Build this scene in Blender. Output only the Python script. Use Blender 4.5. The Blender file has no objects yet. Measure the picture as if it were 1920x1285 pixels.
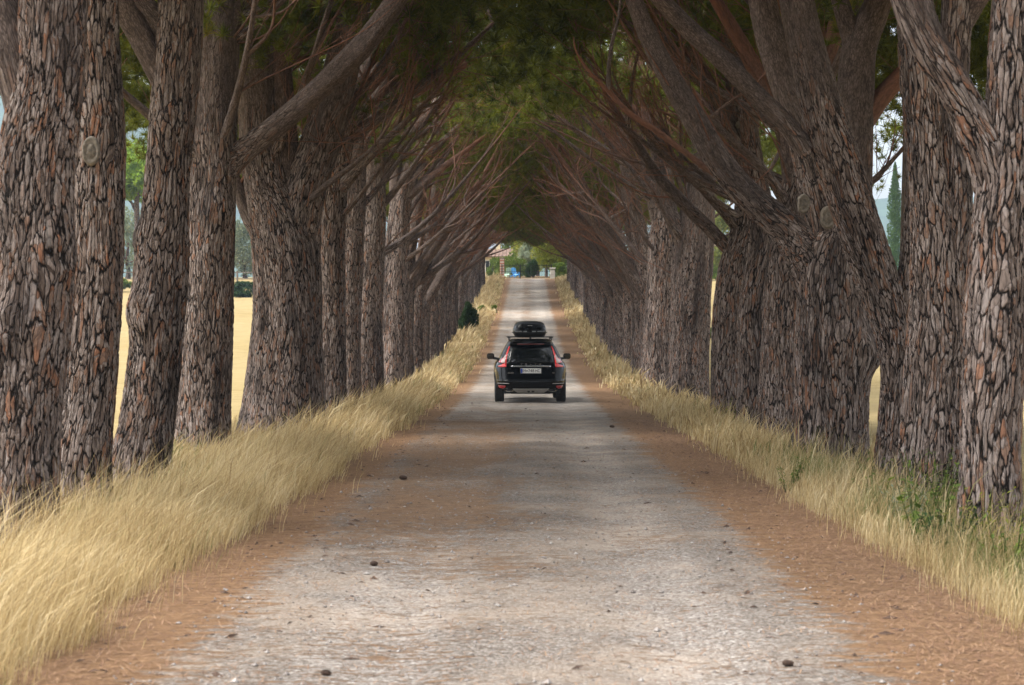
import bpy, math, random
import numpy as np
from mathutils import Vector, Matrix, Euler

# ------------------------------------------------------------------ camera, sky, sun, exposure
F = 3800.0                      # focal length in pixels of the 1920 px wide photograph
CX, CY, CAMZ = 990.0, 610.0, 2.0
S = bpy.context.scene
COL = S.collection
cam_d = bpy.data.cameras.new('camera')
cam = bpy.data.objects.new('camera', cam_d)
COL.objects.link(cam)
cam.location = (0, 0, CAMZ)
cam.rotation_euler = (math.radians(90), 0, 0)
cam_d.sensor_width = 36.0
cam_d.lens = 36.0 * F / 1920.0
cam_d.shift_x = -(CX - 960) / 1920.0
cam_d.shift_y = -(642.5 - CY) / 1920.0
cam_d.clip_start = 0.5
cam_d.clip_end = 12000
cam_d.dof.use_dof = True
cam_d.dof.focus_distance = 38.0
cam_d.dof.aperture_fstop = 5.6
S.camera = cam

SUN_EL, SUN_AZ = math.radians(56), math.radians(-106)   # azimuth from +Y, clockwise: left and a little behind
world = bpy.data.worlds.new('World')
S.world = world
world.use_nodes = True
wn = world.node_tree
bg = wn.nodes['Background']
sky = wn.nodes.new('ShaderNodeTexSky')
sky.sky_type = 'NISHITA'
sky.sun_disc = False
sky.sun_elevation = SUN_EL
sky.sun_rotation = SUN_AZ
sky.air_density = 1.0
sky.dust_density = 4.0
sky.ozone_density = 1.0
hs = wn.nodes.new('ShaderNodeHueSaturation')
hs.inputs['Saturation'].default_value = 0.18
hs.inputs['Value'].default_value = 1.25
wn.links.new(sky.outputs[0], hs.inputs['Color'])
wn.links.new(hs.outputs[0], bg.inputs['Color'])
bg.inputs['Strength'].default_value = 0.15

sun_d = bpy.data.lights.new('sun', 'SUN')
sun_d.energy = 2.6
sun_d.angle = math.radians(18)
sun_d.color = (1.0, 0.95, 0.87)
sun = bpy.data.objects.new('sun', sun_d)
COL.objects.link(sun)
sd = Vector((math.sin(SUN_AZ) * math.cos(SUN_EL), math.cos(SUN_AZ) * math.cos(SUN_EL), math.sin(SUN_EL)))
sun.rotation_euler = sd.to_track_quat('Z', 'Y').to_euler()

S.view_settings.view_transform = 'Standard'
S.view_settings.look = 'None'
S.view_settings.gamma = 1.0
S.view_settings.use_curve_mapping = False
S.view_settings.exposure = 1.2
S.render.engine = 'CYCLES'
S.cycles.max_bounces = 7
S.cycles.diffuse_bounces = 4
S.cycles.glossy_bounces = 3
S.cycles.transmission_bounces = 4
S.cycles.transparent_max_bounces = 6
S.cycles.volume_bounces = 0
S.cycles.use_denoising = True

# ------------------------------------------------------------------ helpers
rng = np.random.default_rng(7)
random.seed(7)
PI = math.pi

_pd = np.array([-120, 0, 10, 25, 40, 53, 70, 86, 100, 119, 145, 175, 200, 210, 230, 300, 500, 1000, 3000], float)
_pz = np.array([-1.5, -1.65, -1.726, -1.844, -1.96, -2.06, -2.02, -1.80, -1.40, -0.50, 0.80, 2.55, 4.35, 4.95, 5.6, 6.6, 8, 9, 9], float) + CAMZ
_fd = np.arange(-130, 3001, 1.0)
_fz = np.interp(_fd, _pd, _pz)
_k = np.exp(-0.5 * (np.arange(-12, 13) / 5.0) ** 2); _k /= _k.sum()
_fz = np.convolve(np.pad(_fz, 12, mode='edge'), _k, mode='valid')


def gz(y):
    return np.interp(y, _fd, _fz)


def gxy(x, y):
    """ground height: the verges and fields lie a little lower than the road"""
    k = np.clip((np.abs(x) - 2.5) / 1.9, 0, 1)
    k = k * k * (3 - 2 * k)
    return gz(y) - k * np.interp(y, (-50, 60, 200, 300), (.44, .40, .14, 0))


def P(px, py, d):
    """a point seen at photograph pixel (px, py), d metres down the avenue"""
    return np.array(((px - CX) / F * d, d, CAMZ + (CY - py) / F * d))


def tag(o, label=None, cat=None, group=None, kind=None):
    if label: o['label'] = label
    if cat: o['category'] = cat
    if group: o['group'] = group
    if kind: o['kind'] = kind
    return o


def empty(name, loc=(0, 0, 0), rz=0.0):
    o = bpy.data.objects.new(name, None)
    COL.objects.link(o)
    o.location = loc
    o.rotation_euler = (0, 0, rz)
    o.empty_display_size = 0.3
    return o


def link(name, me, mat=None, parent=None):
    o = bpy.data.objects.new(name, me)
    COL.objects.link(o)
    if mat is not None and len(me.materials) == 0:
        me.materials.append(mat)
    if parent is not None:
        o.parent = parent
    return o


def mesh_np(name, verts, loops, sizes, smooth=False, attrs=None):
    """verts (n,3); loops flat vertex indices; sizes = loop count of each face (int or array)"""
    me = bpy.data.meshes.new(name)
    verts = np.ascontiguousarray(verts, dtype=np.float32)
    loops = np.ascontiguousarray(loops, dtype=np.int32).ravel()
    if np.isscalar(sizes):
        sizes = np.full(len(loops) // sizes, sizes, dtype=np.int32)
    sizes = np.asarray(sizes, dtype=np.int32)
    starts = np.concatenate(([0], np.cumsum(sizes)[:-1])).astype(np.int32)
    me.vertices.add(len(verts)); me.vertices.foreach_set('co', verts.ravel())
    me.loops.add(len(loops)); me.loops.foreach_set('vertex_index', loops)
    me.polygons.add(len(sizes)); me.polygons.foreach_set('loop_start', starts)
    try:
        me.polygons.foreach_set('loop_total', sizes)
    except Exception:
        pass
    me.polygons.foreach_set('use_smooth', np.full(len(sizes), smooth, dtype=bool))
    for k, (ty, arr) in (attrs or {}).items():
        a = me.attributes.new(k, ty, 'POINT')
        a.data.foreach_set('vector' if ty == 'FLOAT_VECTOR' else 'value', np.ascontiguousarray(arr, dtype=np.float32).ravel())
    me.update(calc_edges=True)
    return me


class MB:
    """collects simple shapes for one mesh"""
    def __init__(s):
        s.v = []; s.f = []

    def add(s, vs, fs):
        o = len(s.v)
        s.v += [tuple(map(float, q)) for q in vs]
        s.f += [tuple(i + o for i in q) for q in fs]
        return s

    def box(s, c, size, rot=None, bev=0.0):
        hx, hy, hz = size[0] / 2, size[1] / 2, size[2] / 2
        if bev <= 0:
            vs = [Vector((x, y, z)) for x in (-hx, hx) for y in (-hy, hy) for z in (-hz, hz)]
            fs = [(0, 1, 3, 2), (4, 6, 7, 5), (0, 4, 5, 1), (2, 3, 7, 6), (0, 2, 6, 4), (1, 5, 7, 3)]
        else:
            b = min(bev, hx * .9, hy * .9, hz * .9)
            ring = []
            for z, i in ((-hz, b), (-hz + b, 0), (hz - b, 0), (hz, b)):
                ax, ay = hx - i, hy - i
                ring.append([Vector(p) for p in ((ax - b, -ay, z), (ax, -ay + b, z), (ax, ay - b, z), (ax - b, ay, z), (-ax + b, ay, z), (-ax, ay - b, z), (-ax, -ay + b, z), (-ax + b, -ay, z))])
            vs = [p for r in ring for p in r]
            fs = [tuple(range(7, -1, -1)), tuple(range(24, 32))]
            for k in range(3):
                for i in range(8):
                    j = (i + 1) % 8
                    fs.append((k * 8 + i, k * 8 + j, k * 8 + 8 + j, k * 8 + 8 + i))
        if rot is not None:
            vs = [rot @ p for p in vs]
        c = Vector(c)
        return s.add([p + c for p in vs], fs)

    def bar(s, a, b, r0, r1=None, n=8):
        a, b = Vector(a), Vector(b)
        r1 = r0 if r1 is None else r1
        q = (b - a).to_track_quat('Z', 'Y')
        vs = []
        for p, r in ((a, r0), (b, r1)):
            for i in range(n):
                t = 2 * PI * i / n
                vs.append(p + q @ Vector((math.cos(t) * r, math.sin(t) * r, 0)))
        fs = [tuple(range(n - 1, -1, -1)), tuple(range(n, 2 * n))]
        fs += [(i, (i + 1) % n, n + (i + 1) % n, n + i) for i in range(n)]
        return s.add(vs, fs)

    def lathe(s, prof, n=24, axis='Z', c=(0, 0, 0), closed=False):
        vs = []
        for r, h in prof:
            for i in range(n):
                t = 2 * PI * i / n
                x, y = math.cos(t) * r, math.sin(t) * r
                p = (x, y, h) if axis == 'Z' else ((h, x, y) if axis == 'X' else (y, h, x))
                vs.append((p[0] + c[0], p[1] + c[1], p[2] + c[2]))
        fs = []
        m = len(prof)
        for k in range(m if closed else m - 1):
            for i in range(n):
                j = (i + 1) % n
                k2 = (k + 1) % m
                fs.append((k * n + i, k * n + j, k2 * n + j, k2 * n + i))
        if not closed:
            fs.append(tuple(range(n - 1, -1, -1)))
            fs.append(tuple((m - 1) * n + i for i in range(n)))
        return s.add(vs, fs)

    def build(s, name, mat, parent=None, smooth=False):
        me = bpy.data.meshes.new(name)
        me.from_pydata(s.v, [], s.f)
        if smooth:
            me.polygons.foreach_set('use_smooth', [True] * len(me.polygons))
        me.update()
        return link(name, me, mat, parent)


def hashnoise(x, y, seed=0, octs=4, base=1.0):
    """smooth 2-D noise from rotated sines, about -1..1"""
    r = np.random.default_rng(seed)
    out = np.zeros_like(x, dtype=float); amp = 1.0; tot = 0
    for o in range(octs):
        for _ in range(3):
            a = r.uniform(0, 2 * PI); f = base * 2 ** o * r.uniform(.7, 1.3)
            out += amp * np.sin((np.cos(a) * x + np.sin(a) * y) * f + r.uniform(0, 2 * PI))
        tot += amp * 1.7; amp *= .55
    return out / tot


# ------------------------------------------------------------------ materials
def new_mat(name):
    m = bpy.data.materials.new(name)
    m.use_nodes = True
    nt = m.node_tree
    b = nt.nodes['Principled BSDF']
    return m, nt, b


def nd(nt, typ, ins=None, **kw):
    n = nt.nodes.new('ShaderNode' + typ)
    for k, v in kw.items():
        setattr(n, k, v)
    for k, v in (ins or {}).items():
        if hasattr(v, 'is_output') or isinstance(v, bpy.types.NodeSocket):
            nt.links.new(v, n.inputs[k])
        else:
            n.inputs[k].default_value = v
    return n


def ramp(nt, fac, stops, interp='LINEAR'):
    n = nt.nodes.new('ShaderNodeValToRGB')
    cr = n.color_ramp
    cr.interpolation = interp
    while len(cr.elements) < len(stops):
        cr.elements.new(0.5)
    for e, (p, c) in zip(cr.elements, stops):
        e.position = p
        e.color = (c[0], c[1], c[2], 1) if len(c) == 3 else c
    nt.links.new(fac, n.inputs[0])
    return n.outputs[0]


def mixc(nt, fac, a, b, mode='MIX'):
    n = nt.nodes.new('ShaderNodeMix')
    n.data_type = 'RGBA'
    n.blend_type = mode
    for i, v in ((0, fac), (6, a), (7, b)):
        if isinstance(v, bpy.types.NodeSocket):
            nt.links.new(v, n.inputs[i])
        else:
            n.inputs[i].default_value = v if i == 0 else (v[0], v[1], v[2], 1)
    return n.outputs[2]


def mth(nt, op, a, b=None, c=None, clamp=False):
    n = nt.nodes.new('ShaderNodeMath')
    n.operation = op
    n.use_clamp = clamp
    for i, v in enumerate((a, b, c)):
        if v is None: continue
        if isinstance(v, bpy.types.NodeSocket):
            nt.links.new(v, n.inputs[i])
        else:
            n.inputs[i].default_value = v
    return n.outputs[0]


def sstep(nt, v, a, b):
    n = nt.nodes.new('ShaderNodeMapRange')
    n.interpolation_type = 'SMOOTHSTEP'
    nt.links.new(v, n.inputs[0])
    n.inputs[1].default_value = a
    n.inputs[2].default_value = b
    return n.outputs[0]


def noise(nt, vec, scale, detail=4, rough=.55, out='Fac'):
    n = nd(nt, 'TexNoise', {'Scale': scale, 'Detail': detail, 'Roughness': rough})
    nt.links.new(vec, n.inputs['Vector'])
    return n.outputs[out]


def plain(name, col, rough=.6, metal=0.0, var=.25, scale=8.0, bump=0.0, coat=0.0, spec=.5):
    m, nt, b = new_mat(name)
    tc = nd(nt, 'TexCoord').outputs['Object']
    n = noise(nt, tc, scale, 5)
    lo = [c * (1 - var) for c in col]; hi = [min(1, c * (1 + var)) for c in col]
    nt.links.new(ramp(nt, n, [(.3, lo), (.7, hi)]), b.inputs['Base Color'])
    b.inputs['Roughness'].default_value = rough
    b.inputs['Metallic'].default_value = metal
    b.inputs['Specular IOR Level'].default_value = spec
    b.inputs['Coat Weight'].default_value = coat
    if bump > 0:
        bp = nd(nt, 'Bump', {'Strength': .6, 'Distance': bump, 'Height': n})
        nt.links.new(bp.outputs[0], b.inputs['Normal'])
    return m


def bark_material():
    m, nt, b = new_mat('pine_bark')
    co = nd(nt, 'Attribute', attribute_name='bark_co').outputs['Vector']
    red = nd(nt, 'Attribute', attribute_name='red').outputs['Fac']
    stretch = nd(nt, 'Mapping', {'Vector': co, 'Scale': (1.0, 1.0, 2.6)}).outputs[0]
    w = noise(nt, stretch, 8.0, 4, .6, 'Color')
    sub = nd(nt, 'VectorMath', {0: w, 1: (.5, .5, .5)}, operation='SUBTRACT').outputs[0]
    sca = nd(nt, 'VectorMath', {0: sub, 1: (.07, .07, .045)}, operation='MULTIPLY').outputs[0]
    w2 = noise(nt, stretch, 2.2, 2, .5, 'Color')
    sub2 = nd(nt, 'VectorMath', {0: w2, 1: (.5, .5, .5)}, operation='SUBTRACT').outputs[0]
    sca2 = nd(nt, 'VectorMath', {0: sub2, 1: (.24, .24, .10)}, operation='MULTIPLY').outputs[0]
    vec = nd(nt, 'VectorMath', {0: nd(nt, 'VectorMath', {0: co, 1: sca}, operation='ADD').outputs[0], 1: sca2}, operation='ADD').outputs[0]
    ve = nd(nt, 'TexVoronoi', {'Vector': vec, 'Scale': 19.5, 'Randomness': 1.0}, feature='DISTANCE_TO_EDGE')
    vf = nd(nt, 'TexVoronoi', {'Vector': vec, 'Scale': 19.5, 'Randomness': 1.0}, feature='F1')
    vec2 = nd(nt, 'Mapping', {'Vector': vec, 'Scale': (1.0, 1.0, 2.5)}).outputs[0]
    ve2 = nd(nt, 'TexVoronoi', {'Vector': vec2, 'Scale': 30.0}, feature='DISTANCE_TO_EDGE')
    vf2 = nd(nt, 'TexVoronoi', {'Vector': vec2, 'Scale': 30.0}, feature='F1')
    # fissures: some hair-thin, some wide open
    wid = noise(nt, stretch, 5.0, 3, .6)
    d1 = mth(nt, 'SUBTRACT', ve.outputs['Distance'], mth(nt, 'MULTIPLY', mth(nt, 'SUBTRACT', wid, .40), .10))
    plate = sstep(nt, d1, .0, .10)
    plate2 = sstep(nt, mth(nt, 'ADD', ve2.outputs['Distance'], mth(nt, 'MULTIPLY', wid, .12)), .03, .22)
    sep = nd(nt, 'SeparateColor', {0: vf.outputs['Color']})
    sep2 = nd(nt, 'SeparateColor', {0: vf2.outputs['Color']})
    idv = mth(nt, 'ADD', mth(nt, 'MULTIPLY', sep.outputs[0], .6), mth(nt, 'MULTIPLY', sep2.outputs[0], .4))
    tint = ramp(nt, idv, [(.08, (.10, .073, .06)), (.28, (.20, .153, .13)), (.46, (.295, .238, .21)), (.6, (.37, .315, .29)), (.7, (.24, .165, .13)), (.84, (.27, .163, .115)), (.95, (.31, .15, .09))])
    grain = noise(nt, co, 42.0, 6, .75)
    tint = mixc(nt, .85, tint, ramp(nt, grain, [(.27, (.26, .24, .23)), (.52, (.92, .91, .90)), (.74, (1.5, 1.46, 1.43))]), 'MULTIPLY')
    big = noise(nt, nd(nt, 'Mapping', {'Vector': co, 'Scale': (1.0, 1.0, 1.6)}).outputs[0], 1.9, 5, .65)
    tint = mixc(nt, sstep(nt, big, .48, .65), tint, mixc(nt, .9, tint, (.30, .30, .31), 'MULTIPLY'))
    lich = sstep(nt, noise(nt, co, 6.5, 6, .75), .58, .70)
    tint = mixc(nt, mth(nt, 'MULTIPLY', lich, .45), tint, (.24, .235, .22))
    cr = mixc(nt, plate, (.011, .009, .008), tint)
    cr = mixc(nt, mth(nt, 'MULTIPLY', mth(nt, 'SUBTRACT', 1.0, plate2), .42), cr, (.022, .017, .016))
    # limbs: finer, flaky grey-brown, then bare rust-red higher up
    fl = nd(nt, 'TexVoronoi', {'Vector': vec2, 'Scale': 38.0}, feature='DISTANCE_TO_EDGE')
    flk = sstep(nt, fl.outputs['Distance'], .02, .25)
    f2 = noise(nt, stretch, 17.0, 7, .75)
    mid = ramp(nt, f2, [(.28, (.035, .027, .024)), (.45, (.11, .082, .07)), (.6, (.18, .138, .12)), (.75, (.27, .22, .20))])
    mid = mixc(nt, mth(nt, 'MULTIPLY', mth(nt, 'SUBTRACT', 1.0, flk), .6), mid, (.02, .015, .013))
    up = ramp(nt, f2, [(.25, (.07, .034, .024)), (.5, (.165, .078, .05)), (.66, (.22, .098, .056)), (.82, (.25, .175, .14))])
    lim = mixc(nt, sstep(nt, red, .55, 1.0), mid, up)
    lf = sstep(nt, mth(nt, 'ADD', red, mth(nt, 'MULTIPLY', mth(nt, 'SUBTRACT', big, .5), .5)), .12, .5)
    nt.links.new(mixc(nt, lf, cr, lim), b.inputs['Base Color'])
    b.inputs['Roughness'].default_value = .92
    b.inputs['Specular IOR Level'].default_value = .15
    h = mth(nt, 'MULTIPLY_ADD', plate, .017, mth(nt, 'MULTIPLY', plate2, .007))
    h = mth(nt, 'ADD', h, mth(nt, 'MULTIPLY', idv, .016))
    h = mth(nt, 'SUBTRACT', mth(nt, 'ADD', h, mth(nt, 'MULTIPLY', grain, .014)), .030)
    hl = mth(nt, 'SUBTRACT', mth(nt, 'ADD', mth(nt, 'MULTIPLY', flk, .005), mth(nt, 'MULTIPLY', f2, .010)), .008)
    hl = mth(nt, 'MULTIPLY', hl, sstep(nt, mth(nt, 'SUBTRACT', 1.0, red), .0, .5))
    mx = nt.nodes.new('ShaderNodeMix'); mx.data_type = 'FLOAT'
    nt.links.new(lf, mx.inputs[0]); nt.links.new(h, mx.inputs[2]); nt.links.new(hl, mx.inputs[3])
    dsp = nd(nt, 'Displacement', {'Height': mx.outputs[0], 'Midlevel': 0.0, 'Scale': 1.0})
    nt.links.new(dsp.outputs[0], nt.nodes['Material Output'].inputs['Displacement'])
    m.displacement_method = 'BOTH'
    return m


def needle_material(name, lo, hi, trans=.45):
    m, nt, b = new_mat(name)
    t = nd(nt, 'Attribute', attribute_name='tint').outputs['Fac']
    c = ramp(nt, t, [(0, lo), (.8, hi), (1, (hi[0] * 1.35, hi[1] * 1.05, hi[2] * .9))])
    nt.links.new(c, b.inputs['Base Color'])
    b.inputs['Roughness'].default_value = .55
    b.inputs['Specular IOR Level'].default_value = .25
    tr = nd(nt, 'BsdfTranslucent')
    nt.links.new(mixc(nt, 1.0, c, (1.25, 1.25, .7), 'MULTIPLY'), tr.inputs['Color'])
    mx = nd(nt, 'MixShader', {0: trans})
    nt.links.new(b.outputs[0], mx.inputs[1]); nt.links.new(tr.outputs[0], mx.inputs[2])
    nt.links.new(mx.outputs[0], nt.nodes['Material Output'].inputs['Surface'])
    return m


def grass_material(name):
    m, nt, b = new_mat(name)
    t = nd(nt, 'Attribute', attribute_name='tint').outputs['Fac']
    g = nd(nt, 'Attribute', attribute_name='green').outputs['Fac']
    c = ramp(nt, t, [(0, (.24, .16, .07)), (.4, (.45, .335, .16)), (.75, (.59, .465, .25)), (1, (.67, .56, .35))])
    gr = ramp(nt, t, [(0, (.06, .085, .02)), (1, (.17, .21, .06))])
    c = mixc(nt, g, c, gr)
    nt.links.new(c, b.inputs['Base Color'])
    b.inputs['Roughness'].default_value = .6
    b.inputs['Specular IOR Level'].default_value = .2
    tr = nd(nt, 'BsdfTranslucent')
    nt.links.new(c, tr.inputs['Color'])
    mx = nd(nt, 'MixShader', {0: .4})
    nt.links.new(b.outputs[0], mx.inputs[1]); nt.links.new(tr.outputs[0], mx.inputs[2])
    nt.links.new(mx.outputs[0], nt.nodes['Material Output'].inputs['Surface'])
    return m


def road_material():
    m, nt, b = new_mat('gravel_and_needles')
    co = nd(nt, 'TexCoord').outputs['Object']
    sx = nd(nt, 'SeparateXYZ', {0: co})
    x = sx.outputs[0]
    # gravel
    g1 = noise(nt, co, 70.0, 3, .7)
    st = nd(nt, 'TexVoronoi', {'Vector': co, 'Scale': 55.0}, feature='F1')
    sc = nd(nt, 'SeparateColor', {0: st.outputs['Color']})
    grav = ramp(nt, sc.outputs[0], [(0, (.095, .08, .068)), (.5, (.188, .165, .146)), (.85, (.245, .222, .203)), (1, (.34, .32, .295))])
    grav = mixc(nt, .6, grav, ramp(nt, g1, [(.3, (.55, .53, .52)), (.7, (1.2, 1.2, 1.2))]), 'MULTIPLY')
    dust = noise(nt, co, .8, 5, .6)
    grav = mixc(nt, mth(nt, 'MULTIPLY', sstep(nt, dust, .42, .68), .55), grav, (.33, .27, .215))
    tr1 = mth(nt, 'SUBTRACT', 1.0, sstep(nt, mth(nt, 'ABSOLUTE', mth(nt, 'SUBTRACT', mth(nt, 'ABSOLUTE', mth(nt, 'SUBTRACT', x, .05)), .85)), .15, .5))
    grav = mixc(nt, 1.0, grav, ramp(nt, tr1, [(0, (.88, .865, .85)), (1, (1.12, 1.12, 1.12))]), 'MULTIPLY')
    pale = mth(nt, 'MULTIPLY', sstep(nt, mth(nt, 'ADD', sx.outputs[1], mth(nt, 'MULTIPLY', dust, 14.0)), 34, 62), 1.0)  # paler gravel farther on, also brightened to offset shade from the crowns
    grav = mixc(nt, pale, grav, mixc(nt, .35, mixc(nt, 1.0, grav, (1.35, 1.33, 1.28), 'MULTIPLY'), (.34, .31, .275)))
    # needles
    n1 = noise(nt, nd(nt, 'Mapping', {'Vector': co, 'Scale': (1.0, 3.2, 1.0)}).outputs[0], 30.0, 7, .85)
    lit = ramp(nt, n1, [(.25, (.06, .034, .02)), (.45, (.17, .10, .055)), (.6, (.28, .17, .095)), (.8, (.40, .27, .16))])
    sk2 = noise(nt, nd(nt, 'Mapping', {'Vector': co, 'Scale': (1.0, 3.0, 1.0)}).outputs[0], 6.5, 7, .75)
    lit = mixc(nt, .9, lit, ramp(nt, sk2, [(.3, (.32, .29, .27)), (.48, (.9, .88, .86)), (.68, (1.5, 1.5, 1.45))]), 'MULTIPLY')
    # where the needles lie
    wob = mth(nt, 'MULTIPLY', mth(nt, 'SUBTRACT', noise(nt, co, .55, 6, .7), .5), 1.5)
    fine = mth(nt, 'MULTIPLY', mth(nt, 'SUBTRACT', noise(nt, nd(nt, 'Mapping', {'Vector': co, 'Scale': (1.0, 2.4, 1.0)}).outputs[0], 3.6, 5, .7), .5), 1.5)
    ax = mth(nt, 'ABSOLUTE', mth(nt, 'ADD', x, .02))
    edge = sstep(nt, mth(nt, 'ADD', ax, mth(nt, 'ADD', mth(nt, 'MULTIPLY', wob, .55), mth(nt, 'MULTIPLY', fine, .95))), 1.62, 1.86)
    # streaky drifts: middle strip and the left half
    mid = mth(nt, 'SUBTRACT', 1.0, sstep(nt, mth(nt, 'ABSOLUTE', mth(nt, 'ADD', x, .95)), .25, 1.2))
    mid = mth(nt, 'MULTIPLY', mid, mth(nt, 'ADD', mth(nt, 'MULTIPLY', mth(nt, 'MULTIPLY', sstep(nt, sx.outputs[1], 13, 19), mth(nt, 'SUBTRACT', 1.0, sstep(nt, sx.outputs[1], 34, 54))), .9), .2))
    strk = noise(nt, nd(nt, 'Mapping', {'Vector': co, 'Scale': (1.3, 3.4, 1.0)}).outputs[0], 5.5, 7, .78)
    strk = mth(nt, 'MULTIPLY', mth(nt, 'SUBTRACT', strk, .5), 3.3)
    zone = noise(nt, nd(nt, 'Mapping', {'Vector': co, 'Scale': (1.0, .45, 1.0)}).outputs[0], .75, 4, .6)
    zone = mth(nt, 'MULTIPLY', mth(nt, 'SUBTRACT', zone, .52), 1.3)
    drift = mth(nt, 'ADD', mth(nt, 'MULTIPLY', mid, .46), mth(nt, 'ADD', zone, strk))
    strip = mth(nt, 'MULTIPLY', mth(nt, 'SUBTRACT', 1.0, sstep(nt, mth(nt, 'ABSOLUTE', mth(nt, 'ADD', x, .05)), .12, .55)), mth(nt, 'MULTIPLY', sstep(nt, sx.outputs[1], 45, 80), .22))
    drift = mth(nt, 'ADD', drift, strip)
    drift = mth(nt, 'MULTIPLY', sstep(nt, drift, .14, .42), .85)
    mask = mth(nt, 'MAXIMUM', edge, drift)
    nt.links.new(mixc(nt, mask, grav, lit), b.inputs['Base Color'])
    b.inputs['Roughness'].default_value = .92
    b.inputs['Specular IOR Level'].default_value = .15
    h = mth(nt, 'ADD', mth(nt, 'MULTIPLY', st.outputs['Distance'], -.5), mth(nt, 'MULTIPLY', n1, mth(nt, 'ADD', mth(nt, 'MULTIPLY', mask, 1.2), .25)))
    bp = nd(nt, 'Bump', {'Strength': .75, 'Distance': .018, 'Height': h})
    nt.links.new(bp.outputs[0], b.inputs['Normal'])
    return m


def ground_material():
    m, nt, b = new_mat('stubble_field')
    co = nd(nt, 'TexCoord').outputs['Object']
    rows = noise(nt, nd(nt, 'Mapping', {'Vector': co, 'Scale': (.35, 2.0, 1.0)}).outputs[0], 2.6, 6, .7)
    c = ramp(nt, rows, [(.25, (.13, .096, .042)), (.45, (.26, .198, .092)), (.75, (.37, .295, .15))])
    big = noise(nt, co, .035, 4, .6)
    c = mixc(nt, sstep(nt, big, .45, .7), c, mixc(nt, 1.0, c, (.88, .84, .72), 'MULTIPLY'))
    gr = sstep(nt, noise(nt, co, .22, 5, .6), .60, .72)
    c = mixc(nt, mth(nt, 'MULTIPLY', gr, .35), c, (.20, .19, .06))
    vx = mth(nt, 'ABSOLUTE', nd(nt, 'SeparateXYZ', {0: co}).outputs[0])
    c = mixc(nt, mth(nt, 'SUBTRACT', 1.0, sstep(nt, vx, 5.5, 8.0)), c, ramp(nt, noise(nt, co, 9.0, 6, .75), [(.3, (.07, .045, .025)), (.55, (.17, .115, .06)), (.75, (.28, .21, .11))]))
    nt.links.new(c, b.inputs['Base Color'])
    b.inputs['Roughness'].default_value = .95
    b.inputs['Specular IOR Level'].default_value = .1
    bp = nd(nt, 'Bump', {'Strength': .6, 'Distance': .06, 'Height': rows})
    nt.links.new(bp.outputs[0], b.inputs['Normal'])
    return m


def paint_black():
    m, nt, b = new_mat('black_paint')
    tc = nd(nt, 'TexCoord').outputs['Object']
    n = noise(nt, tc, 5, 6)
    nt.links.new(ramp(nt, n, [(.35, (.003, .0035, .0045)), (.75, (.006, .006, .006))]), b.inputs['Base Color'])
    sz = nd(nt, 'SeparateXYZ', {0: tc}).outputs[2]
    dustm = mth(nt, 'MULTIPLY', sstep(nt, mth(nt, 'ADD', sz, mth(nt, 'MULTIPLY', n, -.5)), .25, -.15), .5)
    rr = mth(nt, 'ADD', mth(nt, 'MULTIPLY', dustm, .5), .08)
    nt.links.new(rr, b.inputs['Roughness'])
    b.inputs['Coat Weight'].default_value = .0
    b.inputs['Specular IOR Level'].default_value = .24
    b.inputs['Coat Roughness'].default_value = .05
    return m


def glass_dark():
    m, nt, b = new_mat('tinted_glass')
    b.inputs['Base Color'].default_value = (.004, .005, .006, 1)
    b.inputs['Roughness'].default_value = .06
    n = noise(nt, nd(nt, 'TexCoord').outputs['Object'], 3, 3)
    nt.links.new(ramp(nt, n, [(.3, (.04, .04, .04)), (.8, (.10, .10, .10))]), b.inputs['Roughness'])
    b.inputs['Specular IOR Level'].default_value = .6
    return m


M = {}
M['bark'] = bark_material()
M['needles'] = needle_material('pine_needles', (.030, .040, .006), (.112, .126, .016), .50)
M['field_pine'] = needle_material('field_pine_needles', (.12, .20, .025), (.26, .38, .055), .5)
M['leaf_dark'] = needle_material('dark_leaves', (.012, .028, .008), (.035, .075, .02), .3)
M['leaf_mid'] = needle_material('mid_leaves', (.05, .085, .018), (.14, .20, .04), .4)
M['leaf_yellow'] = needle_material('yellowish_leaves', (.085, .11, .015), (.26, .28, .05), .45)
M['leaf_olive'] = needle_material('olive_leaves', (.15, .18, .13), (.30, .35, .27), .3)
M['leaf_cypress'] = needle_material('cypress_leaves', (.035, .075, .02), (.085, .16, .045), .3)
M['grass'] = grass_material('dry_grass')
M['road'] = road_material()
M['ground'] = ground_material()
M['paint'] = paint_black()
M['glass'] = glass_dark()
M['trim'] = plain('black_plastic', (.018, .018, .019), .55, var=.3)
M['chrome'] = plain('chrome', (.75, .75, .76), .12, 1.0, var=.05)
M['silver'] = plain('silver_plastic', (.34, .33, .31), .4, .4, var=.15)
M['tyre'] = plain('tyre_rubber', (.022, .021, .02), .85, var=.4, scale=20, bump=.004)
M['rim'] = plain('alloy_rim', (.35, .35, .36), .3, .9, var=.1)
M['red_lens'] = plain('red_lens', (.75, .016, .014), .15, var=.2, coat=.8)
M['clear_lens'] = plain('clear_lens', (.75, .55, .52), .12, var=.1, coat=.8)
M['reflector'] = plain('red_reflector', (.33, .012, .016), .2, var=.2, coat=.5)
M['dark_red'] = plain('dark_red_lens', (.10, .008, .01), .2, var=.2, coat=.5)
M['plate'] = plain('plate_white', (.72, .72, .70), .45, var=.06)
M['plate_blue'] = plain('plate_blue', (.02, .06, .35), .45, var=.06)
M['plate_ink'] = plain('plate_ink', (.012, .012, .012), .5, var=.1)
M['box_strip'] = plain('grey_strip', (.16, .17, .18), .4, var=.15)
M['twig'] = plain('cone_brown', (.05, .028, .018), .9, var=.4, scale=30)
M['cut_wood'] = plain('cut_wood', (.17, .145, .115), .9, var=.4, scale=25, bump=.01)
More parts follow.
